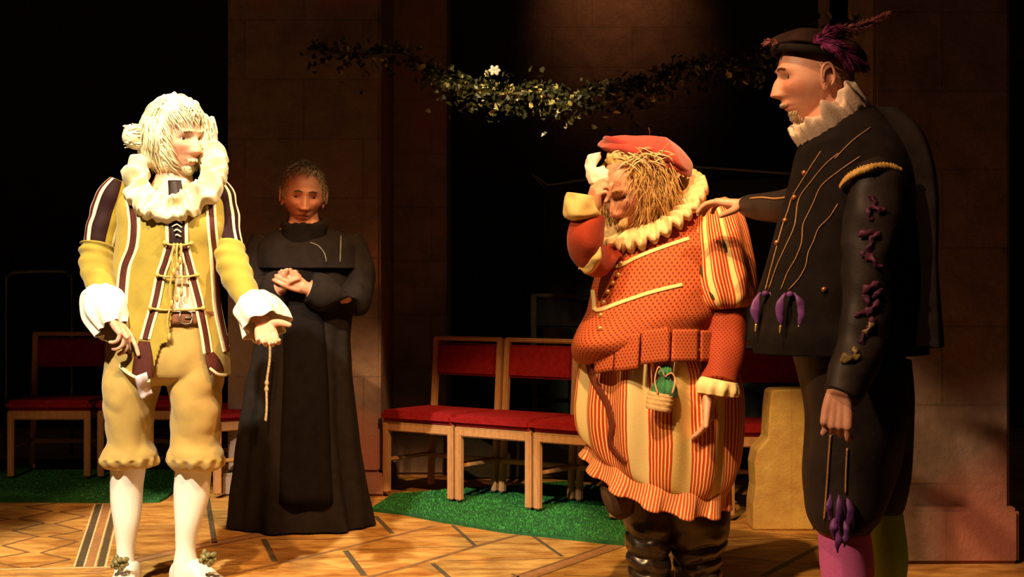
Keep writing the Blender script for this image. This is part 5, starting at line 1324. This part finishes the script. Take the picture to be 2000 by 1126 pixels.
make('hair', hm, cloth('cropped_hair', (.30, .15, .09), .6, .3, 80), r4, label='closely cropped hair')
brows(Mh4, o4, 11.5, cloth('brow_grey', (.22, .13, .08), .7, .2, 60), r4, .007, .0009, .15, 120)
# hat with plumes
Th = Matrix.Translation(P(1600, 102, D))@Matrix.Rotation(math.radians(11), 4, 'Y')
cm = M(); n_, nv = 80, 24
for i in range(nv+1):
    a = -PI/2+PI*i/nv
    for j in range(n_):
        t = 2*PI*j/n_; r = max(0, math.cos(a))**.8; x = .135*r*math.cos(t)-.004; y = .118*r*math.sin(t); z = (.052 if a > 0 else .020)*math.sin(a)
        k = 1+.07*noise.noise(V((math.cos(t)*1.8, math.sin(t)*1.8, a+4))); z += .010*noise.noise(V((x*16, y*16, z*16+3)))-(.10*max(0, x-.08))
        cm.v.append(Th@V((x*k, y*k, z)))
for i in range(nv):
    for j in range(n_): k = (j+1) % n_; cm.face((i*n_+j, i*n_+k, (i+1)*n_+k, (i+1)*n_+j))
hat = make('hat', cm, cloth('dark_brown_velvet', (.022, .010, .008), .9, .35, 20, spec=.1), r4, label='floppy dark brown velvet hat')
hb4 = M(); hb4.add(loft([(Th@V((.122*math.cos(t), .106*math.sin(t), -.016)), (Th.to_3x3()@V((math.cos(t), math.sin(t), 0)))*.010, Z*.012) for t in [2*PI*i/40 for i in range(41)]], n=12, sub=2)); make('hat_band', hb4, M_B4, r4, parent=hat)
def plume(pts, w, L, n, mat, label):
    """a feather: quill with barbs on both sides"""
    m = tube(pts, .0016, n=5, sub=5); q = interp([(V(p),) for p in pts], 24); rd = random.Random(len(pts)+n)
    for _ in range(n):
        i = rd.randrange(len(q)-1); p = q[i][0]; t = (q[i+1][0]-p).normalized(); s = rd.choice((-1, 1)); f = i/len(q)
        side = t.cross(Y).normalized()*s
        strand(m, p, side*rd.uniform(.3, 1.1)+t*.9+V((rd.uniform(-.4, .4), rd.uniform(-.6, .5), rd.uniform(-.4, .4))), L*(1-abs(f-.4)*.9)*rd.uniform(.7, 1.1), w, t*.6+V((0, 0, -.4)), n=4, wig=.4)
    return make('plume', m, mat, r4, parent=hat, label=label)
M_PL1 = cloth('magenta_plume', (.20, .022, .12), .7, .5, 60); M_PL2 = cloth('rust_plume', (.20, .06, .05), .6, .4, 60)
dh = D-.11
plume([P(1596, 78, dh), P(1628, 62, dh), P(1665, 56, dh+.02), P(1700, 45, dh+.04), P(1736, 27, dh+.06)], .0016, .032, 420, M_PL2, 'rust-brown pointed feather')
plume([P(1588, 84, dh), P(1604, 72, dh-.01), P(1622, 62, dh-.01), P(1640, 55, dh)], .0022, .030, 300, M_PL1, 'magenta feather')
plume([P(1600, 84, dh), P(1626, 88, dh-.02), P(1648, 102, dh-.01), P(1665, 120, dh), P(1690, 132, dh+.03)], .0024, .045, 620, M_PL1, 'magenta feather curling down behind the ear')
plume([P(1520, 84, dh+.06), P(1505, 80, dh+.06), P(1492, 86, dh+.06)], .0012, .02, 90, M_PL2, 'small dark feather')
